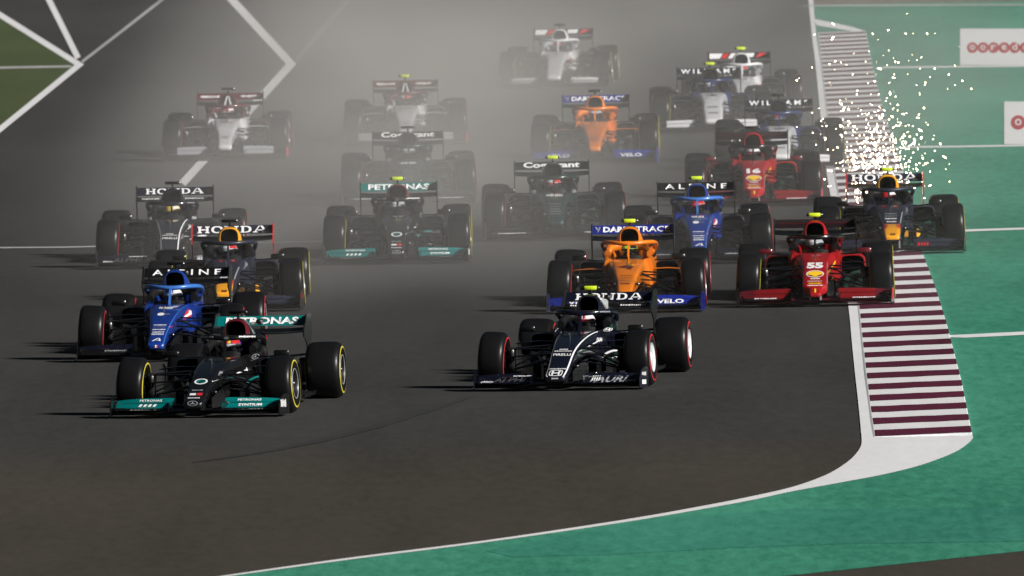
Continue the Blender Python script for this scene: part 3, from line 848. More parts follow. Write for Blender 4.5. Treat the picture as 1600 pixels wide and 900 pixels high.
# asphalt everywhere on the left, the race track's right edge follows the white line
edge = [(330, 904), (540, 874), (760, 846), (980, 813), (1110, 790), (1180, 776), (1240, 762), (1290, 744), (1322, 725), (1338, 710), (1346, 695), (1345, 672), (1341, 630), (1336, 585), (1331, 535), (1326, 483), (1314, 400), (1302, 330), (1290, 260), (1281, 170), (1274, 100), (1269, 60), (1265, 20), (1262, -20), (1255, -90)]
edge = [tuple(p) for p in interp(edge, 5)]
E3 = [ground(*p) for p in edge]
Pn = ground(-900, 1000)
sheet('race_track', [(-60, 60), (E3[0].x - 3.5, 60)] + [(p.x, p.y) for p in E3] + [(E3[-1].x, 560), (-60, 560)], 0.004, G_ASPH)
# green run-off on the right
gr_far = ground(1265, 8)
green = [(E3[0].x - 3.6, E3[0].y - 4.0)] + [(p.x, p.y) for p in E3 if p.y < gr_far.y] + [(max(p.x for p in E3 if abs(p.y - gr_far.y) < 12), gr_far.y), (60, gr_far.y - 0.6), (60, 90)]
b0, b1 = ground(1190, 905), ground(1600, 862)
dirn = (b1 - b0)
green = [(E3[0].x - 2.0, ground(300, 912).y)] + green[1:-1] + [(60, b1.y + (60 - b1.x) * dirn.y / dirn.x), (b0.x, b0.y)]
sheet('green_run_off', green, 0.008, G_GREEN)
sheet('service_road', [(b0.x - 4, b0.y - 4 * dirn.y / dirn.x), (60, b1.y + (60 - b1.x) * dirn.y / dirn.x), (60, 70), (b0.x - 4, 70)], 0.005, G_ASPH)

G_GREEN2 = ground_material('darker green run-off paint', (0.017, 0.152, 0.102), (0.050, 0.262, 0.18), 1.0, 0.7, streak=True)
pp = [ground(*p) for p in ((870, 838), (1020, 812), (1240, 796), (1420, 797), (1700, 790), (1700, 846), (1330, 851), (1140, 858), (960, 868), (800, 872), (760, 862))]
sheet('darker_green_strip', [(p.x, p.y) for p in pp], 0.0105, G_GREEN2)  # band of slightly darker green laid over the run-off
# the edge line: narrow along the curve, wide beside the kerb, with the white tail of the kerb
edge_in = edge[:-5]
wide = [(330, 906), (540, 877), (760, 849), (980, 817), (1110, 795), (1180, 782), (1235, 770), (1300, 758), (1380, 743), (1440, 728), (1490, 709), (1512, 695), (1521, 685), (1519, 682), (1364, 684), (1360, 660), (1356, 630), (1350, 585), (1345, 535), (1340, 483), (1326, 400), (1313, 330), (1300, 260), (1290, 170), (1282, 100), (1276, 60), (1272, 20), (1269, -20)]
wide = [tuple(p) for p in interp(wide[:13], 5)] + wide[13:]
wl = [ground(*p) for p in edge_in] + [ground(*p) for p in reversed(wide)]
sheet('track_edge_line', [(p.x, p.y) for p in wl], 0.012, G_WHITE)

# kerb: a low ramp with burgundy stripes
kl = [(1364, 684.5), (1356, 630), (1345, 535), (1340, 483), (1326, 400), (1313, 330), (1300, 260), (1290, 170), (1282, 100), (1278, 60), (1275.5, 38)]
kr = [(1520, 684.5), (1503, 600), (1480, 510), (1463, 455), (1441, 395), (1426, 330), (1409, 260), (1379, 170), (1362, 100), (1356, 66), (1353, 51)]
def along(tab, y):
    """x of an edge at distance y"""
    pts = [ground(*p) for p in tab]
    for a, b in zip(pts, pts[1:]):
        if a.y <= y <= b.y: return a.x + (b.x - a.x) * (y - a.y) / (b.y - a.y)
    return pts[0].x if y < pts[0].y else pts[-1].x
tail = [ground(*p) for p in ((1269, 30), (1300, 36), (1335, 44), (1354, 50.5), (1352, 53), (1277, 41))]
sheet('kerb_tail_paint', [(p.x, p.y) for p in tail], 0.014, G_WHITE)
KZ = lambda t: 0.016 + 0.022 * t
ky0, ky1 = ground(*kl[0]).y, ground(*kr[-1]).y
kv, kf = [], []
ys = [ky0 + (ky1 - ky0) * i / 60 for i in range(61)]
for y in ys:
    a, b = along(kl, y), along(kr, y)
    kv += [(a, y, 0.009), (a + 0.02, y, KZ(0)), (b - 0.012, y, KZ(1)), (b, y, 0.009)]
for i in range(60):
    for j in range(3): kf.append((i * 4 + j, i * 4 + j + 1, i * 4 + j + 5, i * 4 + j + 4))
kf += [(0, 1, 2, 3), (240, 243, 242, 241)]
kerb = part('kerb', 'kerb', lambda: (kv, kf), G_WHITE, smooth=False); kerb['kind'] = 'structure'
y = ky0 + 0.02; i = 0
while y < ky1 - 1.6:
    per = 2.91; wd = 1.48
    a0, b0_, a1, b1_ = along(kl, y) + 0.03, along(kr, y) - 0.004, along(kl, y + wd) + 0.03, along(kr, y + wd) - 0.004
    rr = random.Random(i)
    v, f = [], []
    n = 6
    for k in range(n + 1):
        t = k / n
        j0, j1 = rr.uniform(-0.05, 0.05), rr.uniform(-0.05, 0.05)
        z = KZ(t) + 0.004
        v += [(a0 + (b0_ - a0) * t, y + j0 + 0.12 * t, z), (a1 + (b1_ - a1) * t, y + wd + j1 + 0.12 * t, z)]
    for k in range(n): f.append((2 * k, 2 * k + 2, 2 * k + 3, 2 * k + 1))
    part('stripe', 'kerb_stripe_%d' % i, lambda: (v, f), G_BURG, kerb, smooth=False)
    y += per; i += 1

# painted lines on the run-off and across the track
for pix, wdm, m_ in (([(1478, 528), (1540, 525), (1660, 519)], 0.77, G_WHITE), ([(1448, 364), (1520, 361), (1640, 357)], 0.7, G_WHITE), ([(1404, 231), (1500, 230), (1640, 227.5)], 0.85, G_WHITE), ([(1372, 106.5), (1500, 105), (1640, 103.5)], 1.0, G_WHITE), ([(1262, 9.5), (1500, 8.5), (1640, 8)], 1.0, G_WHITE2),
                     ([(-40, 388.5), (100, 387.5), (240, 384)], 0.45, G_WHITE2), ([(240, 384), (420, 380), (560, 377)], 0.35, G_THIN)):
    ribbon('painted_line', pix, 0.012, wdm, m_)
def mitre(name, pix, wpx, mat, z=0.012):
    """line drawn with a constant apparent width"""
    P = [Vector(p) for p in pix]; L, R = [], []
    for i, p in enumerate(P):
        t1 = (P[i] - P[i - 1]).normalized() if i else (P[1] - P[0]).normalized(); t2 = (P[i + 1] - P[i]).normalized() if i < len(P) - 1 else t1
        t = (t1 + t2).normalized(); a = Vector((-t.y, t.x)); k = wpx / 2 / max(0.35, a.dot(Vector((-t1.y, t1.x))))
        L.append(ground(*(p + a * k))); R.append(ground(*(p - a * k)))
    return sheet(name, [(q.x, q.y) for q in L + R[::-1]], z, mat)
grass = [ground(*p) for p in ((-260, -120), (-60, -16), (0, 24), (124, 102), (0, 203), (-60, 254), (-260, 420))]
sheet('grass_verge', [(p.x, p.y) for p in grass], 0.008, G_GRASS)
mitre('painted_line', [(-200, -102), (0, 24), (124, 102), (0, 203), (-160, 334)], 8.5, G_WHITE)
mitre('painted_line', [(60, -34), (76, 0), (122, 92)], 9, G_WHITE, 0.016)
mitre('painted_line', [(128, 98), (190, 50), (254, 0), (300, -36)], 4, G_WHITE2, 0.016)
mitre('painted_line', [(-80, 107), (0, 107), (112, 105)], 3.2, G_WHITE2, 0.016)
mitre('painted_line', [(330, -36), (362, 0), (455, 101), (370, 195), (285, 288)], 12, G_WHITE)
mitre('painted_line', [(462, 96), (545, 0), (575, -36)], 8, G_THIN, 0.016)

# tyre marks on the asphalt
def mark(pix, wm):
    P = [ground(*p) for p in interp([tuple(p) for p in pix], 5)]
    m_ = len(P) - 1; L, R = [], []
    for i, p in enumerate(P):
        t = (P[min(i + 1, m_)] - P[max(i - 1, 0)]).normalized(); a = Vector((-t.y, t.x, 0)) * wm * 0.5 * (0.04 + 0.96 * math.sin(math.pi * i / m_) ** 0.6) * random.uniform(0.75, 1.15)
        L.append(p + a); R.append(p - a)
    return sheet('tyre_mark', [(q.x, q.y) for q in L + R[::-1]], 0.010, G_MARK)
mark([(745, 618), (660, 645), (560, 675), (430, 704), (300, 724)], 0.22)

# painted advertising panels on the run-off
M['adred'] = ground_material('red advertising paint', (0.36, 0.006, 0.02), (0.50, 0.012, 0.03), 0.8, 0.6)
def ad_panel(x0, x1, y0, y1, first, r_px, yc, label, letters):
    q = [ground(x0, y1), ground(x1, y1), ground(x1, y0), ground(x0, y0)]
    o = sheet('painted_advert', [(p.x, p.y) for p in q], 0.016, G_WHITE, kind=None)
    tag(o, label, 'painted advert', 'white adverts painted on the run-off')
    for k, ch in enumerate(letters):
        cx = first + k * r_px * 1.92
        if cx - r_px > x1: break
        ring = [ground(cx + (r_px) * math.cos(t), yc + r_px * 0.98 * math.sin(t)) for t in [2 * math.pi * i / 28 for i in range(28)]]
        sheet('disc', [(p.x, p.y) for p in ring], 0.019 + 0.001 * (k % 2), M['adred'], parent=o)
        v2, f2 = text2d(ch, 0.015)
        hw_, hh = r_px * 0.55, r_px * (0.62 if ch != 'd' else 0.85)
        pts = [ground(cx + a * hw_ * 1.7, yc - b * hh * 1.5 - (0 if ch != 'd' else 1.5)) for a, b in v2]
        me = bpy.data.meshes.new('letter'); me.from_pydata([(p.x, p.y, 0.023) for p in pts], [], f2); me.materials.append(G_WHITE)
        lo = bpy.data.objects.new('letter', me); col.objects.link(lo); lo.parent = o
ad_panel(1500, 1640, 46, 103, 1519.5, 8.6, 76, 'white painted panel with a row of red discs, farther of the two', 'ooredoo')
ad_panel(1569, 1700, 160, 227, 1591, 11.5, 193, 'white painted panel with red discs, nearer one at the right edge', 'ooredoo')

# ------------------------------------------------------------------ liveries
def nose_edge_table(n):
    """(apparent height, half width) along the top of the nose"""
    rows = []
    for y, xc, hb, ht, zb, zt, nn in interp([(-1.15, 0, n['hw'] * 0.85, n['hw'] * 0.8, n['z'], n['z'] + 0.07, 4), (-1.10, 0, n['hw'], n['hw'] * 0.95, n['z'], n['z'] + 0.095, 4), (-0.80, 0, 0, n['hw'] * (1.0 + n['wide']), 0, n['z'] + 0.17, 5), (-0.40, 0, 0, max(0.125, n['hw'] * 1.1), 0, 0.425, 5.5),
                                         (0.0, 0, 0, 0.155, 0, 0.5, 6), (0.45, 0, 0, 0.185, 0, 0.555, 6), (0.9, 0, 0, 0.215, 0, 0.585, 6), (1.2, 0, 0, 0.248, 0, 0.592, 6)], 3):
        rows.append((zt + (TILT + RAKE) * y, ht))
    return rows
def edge_lines(n, wd=0.012, k=0.93, h0=0.0, h1=0.66):
    R = [r for r in nose_edge_table(n) if h0 <= r[0] <= h1]; P = []
    for a, b in zip(R, R[1:]):
        if b[0] - a[0] < 1e-4: continue
        for s in (-1, 1):
            P.append([(s * (a[1] * k - wd), a[0] - 0.012), (s * a[1] * k, a[0] - 0.012), (s * b[1] * k, b[0] - 0.012), (s * (b[1] * k - wd), b[0] - 0.012)])
    return P
def nose_fill(n, h0, h1, k=0.9):
    R = nose_edge_table(n); P = []
    def hw(h):
        for a, b in zip(R, R[1:]):
            if a[0] <= h <= b[0]: return a[1] + (b[1] - a[1]) * (h - a[0]) / max(1e-6, b[0] - a[0])
        return R[0][1]
    m = 6
    for i in range(m):
        a, b = h0 + (h1 - h0) * i / m, h0 + (h1 - h0) * (i + 1) / m
        for j in range(4):
            u, w_ = -k + 2 * k * j / 4, -k + 2 * k * (j + 1) / 4
            P.append([(hw(a) * u, a), (hw(a) * w_, a), (hw(b) * w_, b), (hw(b) * u, b)])
    return P

_e2 = emblem2d
def emblem2d(kind):
    if isinstance(kind, Shape): return poly2d(kind.polys)
    return _e2(kind)
class Shape(str):
    """polygons given directly in (x, apparent height)"""
    def __new__(cls, name, polys):
        s = str.__new__(cls, name); s.polys = polys; return s

C = lambda name, c, **k: paint(name, c, **k)
TEAL = C('teal paint', (0.0, 0.15, 0.145)); BLACKP = C('gloss black paint', (0.006, 0.006, 0.007), rough=0.25)
NAVY = C('blue black paint', (0.006, 0.007, 0.016), rough=0.25); MAROON = C('maroon paint', (0.10, 0.006, 0.012))
ABLUE = C('royal blue paint', (0.006, 0.034, 0.24)); LBLUE = C('light blue paint', (0.04, 0.15, 0.48))
MATTNAVY = C('matt navy paint', (0.010, 0.012, 0.026), rough=0.5, coat=0.1); RBY = C('amber paint', (0.85, 0.36, 0.01)); RBR = C('scarlet paint', (0.55, 0.02, 0.02))
ORANGE = C('papaya paint', (0.74, 0.19, 0.006), rough=0.4); MBLUE = C('cobalt paint', (0.008, 0.018, 0.20)); RED = C('racing red paint', (0.33, 0.005, 0.008), coat=0.25, rough=0.4)
DKMAR = C('very dark red paint', (0.008, 0.002, 0.0025), rough=0.5, coat=0.1); GREEN = C('dark racing green', (0.003, 0.018, 0.0165)); GREENB = C('green black paint', (0.005, 0.012, 0.012))
WHITE = C('white car paint', (0.70, 0.70, 0.72)); CARD = C('cardinal red paint', (0.085, 0.006, 0.010)); WNAVY = C('dark blue paint', (0.012, 0.022, 0.10)); WBLK = C('ink paint', (0.010, 0.012, 0.02))
GREY = C('pale grey paint', (0.35, 0.36, 0.38)); DRED = C('dark racing red paint', (0.16, 0.004, 0.006), coat=0.25, rough=0.4); DTEAL = C('dim green paint', (0.01, 0.07, 0.065)); SHADED_GREY = C('shaded grey lettering', (0.08, 0.08, 0.09)); LIME = C('lime helmet', (0.45, 0.65, 0.05)); PURP = C('violet helmet', (0.12, 0.03, 0.25)); GOLD = C('yellow helmet', (0.85, 0.60, 0.03)); CREAM = C('cream helmet', (0.75, 0.68, 0.5))
W, S_, R_, K_ = M['print_white'], M['silver'], M['print_red'], M['print_black']

def team(key, nose, hw, z, wide=0.0, finger=False, **kw):
    n = dict(hw=hw, z=z, wide=wide, finger=finger)
    d = dict(key=key, nose=n, nose_mat=nose, tub_mat=nose, hoop_mat=nose, fin_mat=nose, pod_mat=nose, mirror_mat=M['carbon'], barge_mat=M['carbon'], pylon_mat=M['carbon'], fwplate_mat=M['carbon'], fwmain_mat=M['carbon'], flap_mats=[M['carbon']] * 4,
             rwplate_mat=M['carbon_matt'], rwflap_mat=M['carbon'], halo_mat=M['carbon'], rim_mat=M['darksteel'], fwtop=0.21, print=[])
    d.update(kw); d.setdefault('tip_mats', d['flap_mats']); return d

WH = 1.047
TEAMS = {}
t = TEAMS['merc'] = team('merc', BLACKP, 0.112, 0.13, hoop_mat=BLACKP, mouth_mat=MAROON, fin_mat=BLACKP, arch_mat=TEAL, boom_mat=BLACKP, flap_mats=[M['carbon'], M['carbon'], TEAL, TEAL], fwtop=0.215, rwflap_mat=TEAL, rwplate_mat=BLACKP, halo_mat=BLACKP, pod_mat=BLACKP)
t['print'] = [('rwf', ('PETRONAS', 0.035), 0, WH, 0.84, 0.082, W), ('fw3', ('PETRONAS', 0.02), 0.56, 0.158, 0.26, 0.024, W), ('fw2', ('SYNTIUM', 0.03), 0.58, 0.103, 0.26, 0.028, W), ('fw3', ('PETRONAS', 0.02), -0.56, 0.158, 0.26, 0.024, W), ('fw2', 'stripes', -0.58, 0.103, 0.22, 0.028, W),
              ('nose', 'swoosh', 0, 0.365, 0.135, 0.055, TEAL), ('nose', 'ring', 0.0, 0.365, 0.15, 0.062, W, 1), ('nose', 'dash1', 0, 0.27, 0.13, 0.012, S_), ('nose', 'bar', -0.035, 0.225, 0.07, 0.022, W), ('nose', 'bar', 0.042, 0.225, 0.06, 0.028, R_), ('nose', 'dash2', 0, 0.185, 0.14, 0.013, W), ('nose', 'star', 0, 0.125, 0.115, 0.055, S_),
              ('halo', 'dash3', 0.22, 0.868, 0.16, 0.018, W), ('halo', 'dash4', -0.22, 0.868, 0.14, 0.018, W), ('halo', 'star', 0, 0.852, 0.05, 0.026, S_), ('tub', 'star', 0.315, 0.64, 0.03, 0.06, S_), ('barge', 'dash66', 0.5, 0.24, 0.16, 0.016, S_), ('barge', 'dash67', -0.5, 0.24, 0.16, 0.016, S_), ('nose', 'dash68', 0.15, 0.46, 0.02, 0.05, S_), ('nose', 'dash69', -0.15, 0.46, 0.02, 0.05, S_), ('fw', 'dash70', 0.55, 0.055, 0.4, 0.008, S_), ('fw', 'dash71', -0.55, 0.055, 0.4, 0.008, S_), ('nose', ('AMG', 0.03), 0.27, 0.50, 0.03, 0.04, W), ('plate', 'dash5', 0.975, 0.12, 0.02, 0.09, W), ('plate', 'bar', -0.975, 0.12, 0.02, 0.09, R_)]
t = TEAMS['tauri'] = team('tauri', NAVY, 0.125, 0.125, hoop_mat=NAVY, fin_mat=WHITE, rim_mat=WHITE, cover=True, halo_mat=NAVY, fwtop=0.19, rwflap_mat=NAVY, arch_mat=WHITE, boom_mat=NAVY, barge_mat=NAVY, flap_mats=[NAVY] * 4, fwplate_mat=NAVY)
t['print'] = [('rwf', 'slab', 0, WH, 0.80, 0.080, W), ('rwm', 'dash6', 0.30, 0.944, 0.32, 0.018, W), ('rwm', 'dash7', -0.30, 0.944, 0.30, 0.018, W),
              ('nose', Shape('edges_t', edge_lines(t['nose'], 0.013, 0.94)), 0, 0, 1, 1, W), ('nose', ('PIRELLI', 0.02), 0, 0.375, 0.20, 0.026, W), ('nose', 'dash8', 0, 0.415, 0.2, 0.012, W), ('nose', 'dash9', 0, 0.435, 0.10, 0.014, W), ('nose', 'hbadge', 0, 0.165, 0.155, 0.066, W), ('nose', 'dash10', 0, 0.212, 0.19, 0.013, W), ('nose', 'dash11', 0, 0.105, 0.08, 0.016, W),
              ('fw', ('TAURI', 0.02, 0.25), 0.56, 0.090, 0.44, 0.066, GREY), ('fw', ('ALPHA', 0.01, 0.25), -0.56, 0.090, 0.42, 0.055, SHADED_GREY), ('tub', 'hbadge', 0.30, 0.66, 0.05, 0.04, W), ('tub', 'hbadge', -0.30, 0.66, 0.05, 0.04, W),  # left wing word is less lit: its shade is put into a darker grey
              ('hoop', Shape('chev_t', [[(0.12, 0.99), (0.19, 0.90), (0.22, 0.90), (0.15, 1.0)], [(0.16, 1.02), (0.235, 0.90), (0.26, 0.88), (0.18, 1.035)]]), 0, 0, 1, 1, W), ('halo', 'dash60', 0.26, 0.868, 0.10, 0.016, GREY), ('fw', 'stripes', 0.42, 0.10, 0.10, 0.06, W), ('fw', 'dash61', -0.45, 0.135, 0.2, 0.014, W), ('fw', 'dash62', 0.84, 0.07, 0.14, 0.02, W), ('fw', 'dash63', -0.84, 0.07, 0.14, 0.02, W), ('barge', 'dash64', 0.5, 0.34, 0.16, 0.02, W), ('barge', 'dash65', -0.5, 0.30, 0.12, 0.025, W), ('nose', ('FASHION', 0.02), 0.255, 0.545, 0.05, 0.045, W), ('plate', 'bar', 0.978, 0.055, 0.018, 0.05, W), ('plate', 'dash12', 0.978, 0.15, 0.018, 0.045, W)]
t = TEAMS['alpine'] = team('alpine', ABLUE, 0.105, 0.165, halo_mat=LBLUE, pod_mat=NAVY, fwtop=0.2, rwplate_mat=M['carbon'], flap_mats=[M['carbon']] * 3 + [NAVY], fwplate_mat=M['carbon'])
t['print'] = [('rwf', ('A L P I N E', 0.012), 0, WH, 0.84, 0.070, W), ('nose', Shape('edges_a', edge_lines(t['nose'], 0.010, 0.94, 0.12)), 0, 0, 1, 1, LBLUE), ('nose', 'dash13', 0, 0.607, 0.17, 0.03, W), ('nose', 'disc', -0.03, 0.53, 0.085, 0.035, W), ('nose', 'dash14', 0.05, 0.53, 0.06, 0.012, S_),
              ('nose', 'dash15', 0, 0.40, 0.15, 0.014, W), ('nose', 'dash16', 0, 0.375, 0.15, 0.006, S_), ('nose', 'dash17', 0, 0.345, 0.16, 0.014, W), ('nose', 'dash18', 0, 0.315, 0.14, 0.014, W), ('nose', 'dash19', 0, 0.29, 0.15, 0.016, W), ('nose', 'arrow_a', 0, 0.225, 0.11, 0.035, W),
              ('nose', 'bar', 0, 0.145, 0.018, 0.03, W), ('nose', 'bar', 0.018, 0.145, 0.018, 0.03, R_), ('nose', 'bar', 0.262, 0.55, 0.05, 0.085, R_), ('nose', 'bar', -0.262, 0.55, 0.05, 0.085, R_), ('nose', 'dash20', 0.258, 0.555, 0.04, 0.05, W, 1), ('nose', 'dash21', -0.258, 0.555, 0.04, 0.05, W, 1), ('plate', 'bar', -0.978, 0.11, 0.022, 0.12, R_), ('hoop', 'dash22', 0.20, 0.80, 0.05, 0.02, W), ('fw', 'dash23', -0.5, 0.10, 0.3, 0.02, S_), ('fw', 'dash24', 0.5, 0.10, 0.3, 0.02, S_)]
t = TEAMS['bull'] = team('bull', MATTNAVY, 0.117, 0.205, halo_mat=MATTNAVY, hoop_mat=MATTNAVY, mouth_mat=RBY, fin_mat=RBR, pod_mat=MATTNAVY, rwflap_mat=MATTNAVY, rwplate_mat=RBR, fwtop=0.2, pylon_mat=GREY, flap_mats=[M['carbon'], MATTNAVY, MATTNAVY, MATTNAVY])
t['print'] = [('rwf', 'slab', 0, WH, 0.92, 0.092, W), ('nose', Shape('tip_b', nose_fill(t['nose'], 0.165, 0.375, 0.92)), 0, 0, 1, 1, RBY), ('nose', Shape('horn_b', [[(-0.11, 0.37), (-0.05, 0.37), (-0.075, 0.32), (-0.11, 0.31)], [(0.11, 0.37), (0.05, 0.37), (0.075, 0.32), (0.11, 0.31)]]), 0, 0, 1, 1, RBR, 1), ('nose', 'dash25', 0, 0.235, 0.07, 0.03, MAROON, 1),
              ('nose', 'dash26', 0, 0.52, 0.16, 0.014, S_), ('nose', 'dash27', 0, 0.487, 0.16, 0.012, S_), ('nose', 'dash28', 0, 0.452, 0.17, 0.016, W), ('nose', 'dash29', 0, 0.41, 0.13, 0.016, W), ('nose', Shape('edges_b', edge_lines(t['nose'], 0.013, 0.96, 0.38, 0.56)), 0, 0, 1, 1, GREY), ('nose', 'bar', 0.08, 0.625, 0.05, 0.018, RBR), ('nose', 'bar', -0.08, 0.625, 0.05, 0.018, RBR),
              ('nose', 'dash30', 0.25, 0.59, 0.06, 0.06, GREY), ('nose', 'dash31', -0.25, 0.59, 0.06, 0.06, GREY), ('barge', 'disc', 0.36, 0.26, 0.10, 0.11, RBY), ('barge', 'disc', -0.36, 0.26, 0.10, 0.11, RBY), ('fw', 'stripes', 0.42, 0.10, 0.16, 0.05, RBR), ('plate', 'stripes', 0.98, 0.16, 0.03, 0.05, RBR)]
t = TEAMS['ferrari'] = team('ferrari', RED, 0.085, 0.15, finger=True, halo_mat=BLACKP, mirror_mat=MAROON, rwflap_mat=DKMAR, rwplate_mat=DKMAR, fwtop=0.225, flap_mats=[M['carbon'], DRED, DRED, DRED], tip_mats=[M['carbon'], M['carbon'], MAROON, MAROON], fwmain_mat=MAROON, fwplate_mat=M['carbon'], pylon_mat=GREY, pod_mat=RED)
t['print'] = [('nose', 'shell', 0, 0.378, 0.19, 0.072, M['yellow'], 1), ('nose', Shape('ring_f', ringpoly(0, 0.378, 0.112, 0.046, 0.012, 0.006)), 0, 0, 1, 1, W), ('nose', 'dash32', 0, 0.318, 0.12, 0.016, W), ('nose', 'dash33', 0, 0.285, 0.19, 0.008, W), ('nose', 'dash34', 0, 0.258, 0.17, 0.015, M['yellow']), ('nose', 'dash35', 0, 0.232, 0.19, 0.013, W), ('nose', 'bar', 0, 0.165, 0.022, 0.05, M['yellow']),
              ('nose', 'bar', 0.268, 0.56, 0.022, 0.075, M['yellow']), ('nose', 'bar', -0.268, 0.56, 0.022, 0.075, M['yellow']), ('fw', 'dash36', 0.62, 0.075, 0.3, 0.014, W), ('fw', 'dash37', -0.62, 0.075, 0.3, 0.014, W), ('plate', 'bar', 0.978, 0.12, 0.02, 0.14, R_), ('rwf', 'bar', 0.26, WH, 0.4, 0.006, MAROON), ('rwf', 'bar', -0.26, WH, 0.4, 0.006, MAROON),
              ('nose', Shape('edges_f', [[(s * 0.145, 0.25), (s * 0.152, 0.25), (s * 0.157, 0.52), (s * 0.15, 0.52)] for s in (-1, 1)]), 0, 0, 1, 1, GREY)]
t = TEAMS['mclaren'] = team('mclaren', ORANGE, 0.096, 0.215, wide=0.1, halo_mat=ORANGE, headrest=ORANGE, pod_mat=M['carbon'], hoop_mat=ORANGE, rwflap_mat=MBLUE, rwplate_mat=M['carbon'], fwtop=0.215, flap_mats=[M['carbon'], MBLUE, MBLUE, MBLUE], boom_mat=ORANGE, fwplate_mat=MBLUE, barge_mat=M['carbon'])
t['print'] = [('rwf', ('DARK', 0.04), -0.205, WH, 0.35, 0.072, W), ('rwf', ('TRACE', 0.012), 0.255, WH, 0.44, 0.072, W), ('rwf', 'y_mark', -0.45, WH, 0.075, 0.07, S_), ('fw', ('VELO', 0.03), 0.56, 0.105, 0.34, 0.055, W), ('fw', ('VELO', 0.03), -0.56, 0.105, 0.34, 0.055, W), ('nose', 'bar', 0, 0.44, 0.16, 0.005, MAROON), ('nose', 'bar', 0, 0.41, 0.15, 0.004, MAROON), ('nose', 'bar', 0, 0.375, 0.14, 0.004, MAROON), ('nose', 'dash38', 0, 0.335, 0.12, 0.016, MAROON)]
t = TEAMS['aston'] = team('aston', GREEN, 0.11, 0.215, halo_mat=GREEN, rwflap_mat=GREENB, rwplate_mat=GREENB, pod_mat=GREENB, fwtop=0.2, hoop_mat=GREENB, flap_mats=[M['carbon']] * 3 + [GREENB], tub_mat=GREEN)
t['print'] = [('rwf', ('Cognizant', 0.035), 0, WH, 0.80, 0.105, W), ('nose', 'dash39', 0, 0.60, 0.23, 0.035, W), ('nose', 'dash40', 0, 0.475, 0.17, 0.012, S_), ('nose', 'dash41', 0, 0.435, 0.15, 0.008, S_), ('nose', 'dash42', 0, 0.40, 0.13, 0.014, S_), ('nose', 'dash43', 0, 0.365, 0.16, 0.012, S_), ('nose', 'dash44', 0, 0.33, 0.15, 0.014, S_), ('nose', 'ring', 0, 0.225, 0.16, 0.05, DTEAL),
              ('nose', Shape('edges_as', edge_lines(t['nose'], 0.008, 0.95)), 0, 0, 1, 1, DTEAL), ('tub', 'disc', 0.28, 0.66, 0.06, 0.05, S_), ('tub', 'disc', -0.28, 0.66, 0.06, 0.05, S_), ('fw', 'dash45', 0.6, 0.07, 0.4, 0.016, W), ('fw', 'dash46', -0.6, 0.07, 0.4, 0.016, W)]
t = TEAMS['alfa'] = team('alfa', WHITE, 0.11, 0.19, halo_mat=CARD, tub_mat=WHITE, hoop_mat=CARD, fin_mat=CARD, pod_mat=CARD, rwflap_mat=CARD, rwplate_mat=CARD, fwtop=0.23, flap_mats=[M['carbon'], M['carbon'], GREY, GREY], tip_mats=[M['carbon']] * 4, boom_mat=WHITE, headrest=CARD)
t['print'] = [('rwf', 'dash47', 0.32, WH, 0.30, 0.04, W), ('rwf', 'dash48', -0.32, WH, 0.30, 0.04, W), ('mouth', Shape('blade', [[(-0.075, 0.84), (-0.045, 0.84), (0.0, 1.03), (-0.02, 1.03)], [(0.075, 0.84), (0.045, 0.84), (0.002, 1.03), (0.022, 1.03)]]), 0, 0, 1, 1, W), ('nose', 'dash49', 0, 0.60, 0.2, 0.03, MAROON), ('nose', 'dash50', 0, 0.34, 0.10, 0.03, GREY), ('plate', 'bar', 0.978, 0.10, 0.03, 0.12, R_)]
t = TEAMS['williams'] = team('williams', WHITE, 0.150, 0.17, halo_mat=WNAVY, tub_mat=WNAVY, hoop_mat=WBLK, fin_mat=WNAVY, pod_mat=WNAVY, rwflap_mat=WBLK, rwplate_mat=WBLK, fwtop=0.22, flap_mats=[M['carbon'], M['carbon'], WHITE, WHITE], tip_mats=[M['carbon']] * 4)
t['print'] = [('rwf', ('W I L L I A M S', 0.03), 0, WH, 0.92, 0.080, W), ('nose', 'dash51', 0, 0.605, 0.15, 0.03, K_), ('nose', 'dash52', 0, 0.40, 0.18, 0.03, GREY), ('nose', 'dash53', 0, 0.30, 0.16, 0.03, GREY)]
t = TEAMS['haas'] = team('haas', WHITE, 0.13, 0.17, halo_mat=WHITE, hoop_mat=WHITE, tub_mat=WHITE, fin_mat=WHITE, pod_mat=WBLK, rwflap_mat=WBLK, rwplate_mat=WBLK, fwtop=0.2, flap_mats=[M['carbon'], M['carbon'], GREY, WHITE], tip_mats=[M['carbon']] * 4, headrest=GREY)
t['print'] = [('rwf', Shape('blk', [[(-0.5, 1.0), (-0.33, 1.0), (-0.27, 1.09), (-0.5, 1.09)]]), 0, 0, 1, 1, W), ('rwf', Shape('blk2', [[(-0.31, 1.0), (-0.22, 1.0), (-0.16, 1.09), (-0.25, 1.09)], [(0.28, 1.0), (0.42, 1.05), (0.5, 1.06), (0.5, 1.09), (0.34, 1.09)]]), 0, 0, 1, 1, RBR), ('rwf', Shape('blk3', [[(-0.19, 1.0), (-0.1, 1.0), (-0.05, 1.09), (-0.13, 1.09)], [(0.08, 1.02), (0.24, 1.02), (0.27, 1.09), (0.08, 1.09)]]), 0, 0, 1, 1, W), ('nose', 'dash54', 0, 0.60, 0.17, 0.03, GREY), ('nose', 'bar', 0.26, 0.52, 0.04, 0.05, RBR)]

# ------------------------------------------------------------------ the grid of cars: front-axle pixel, nose and rear-wing pixels give place and heading
GRP = 'racing cars on the track'; DGRP = 'drivers in the cars'
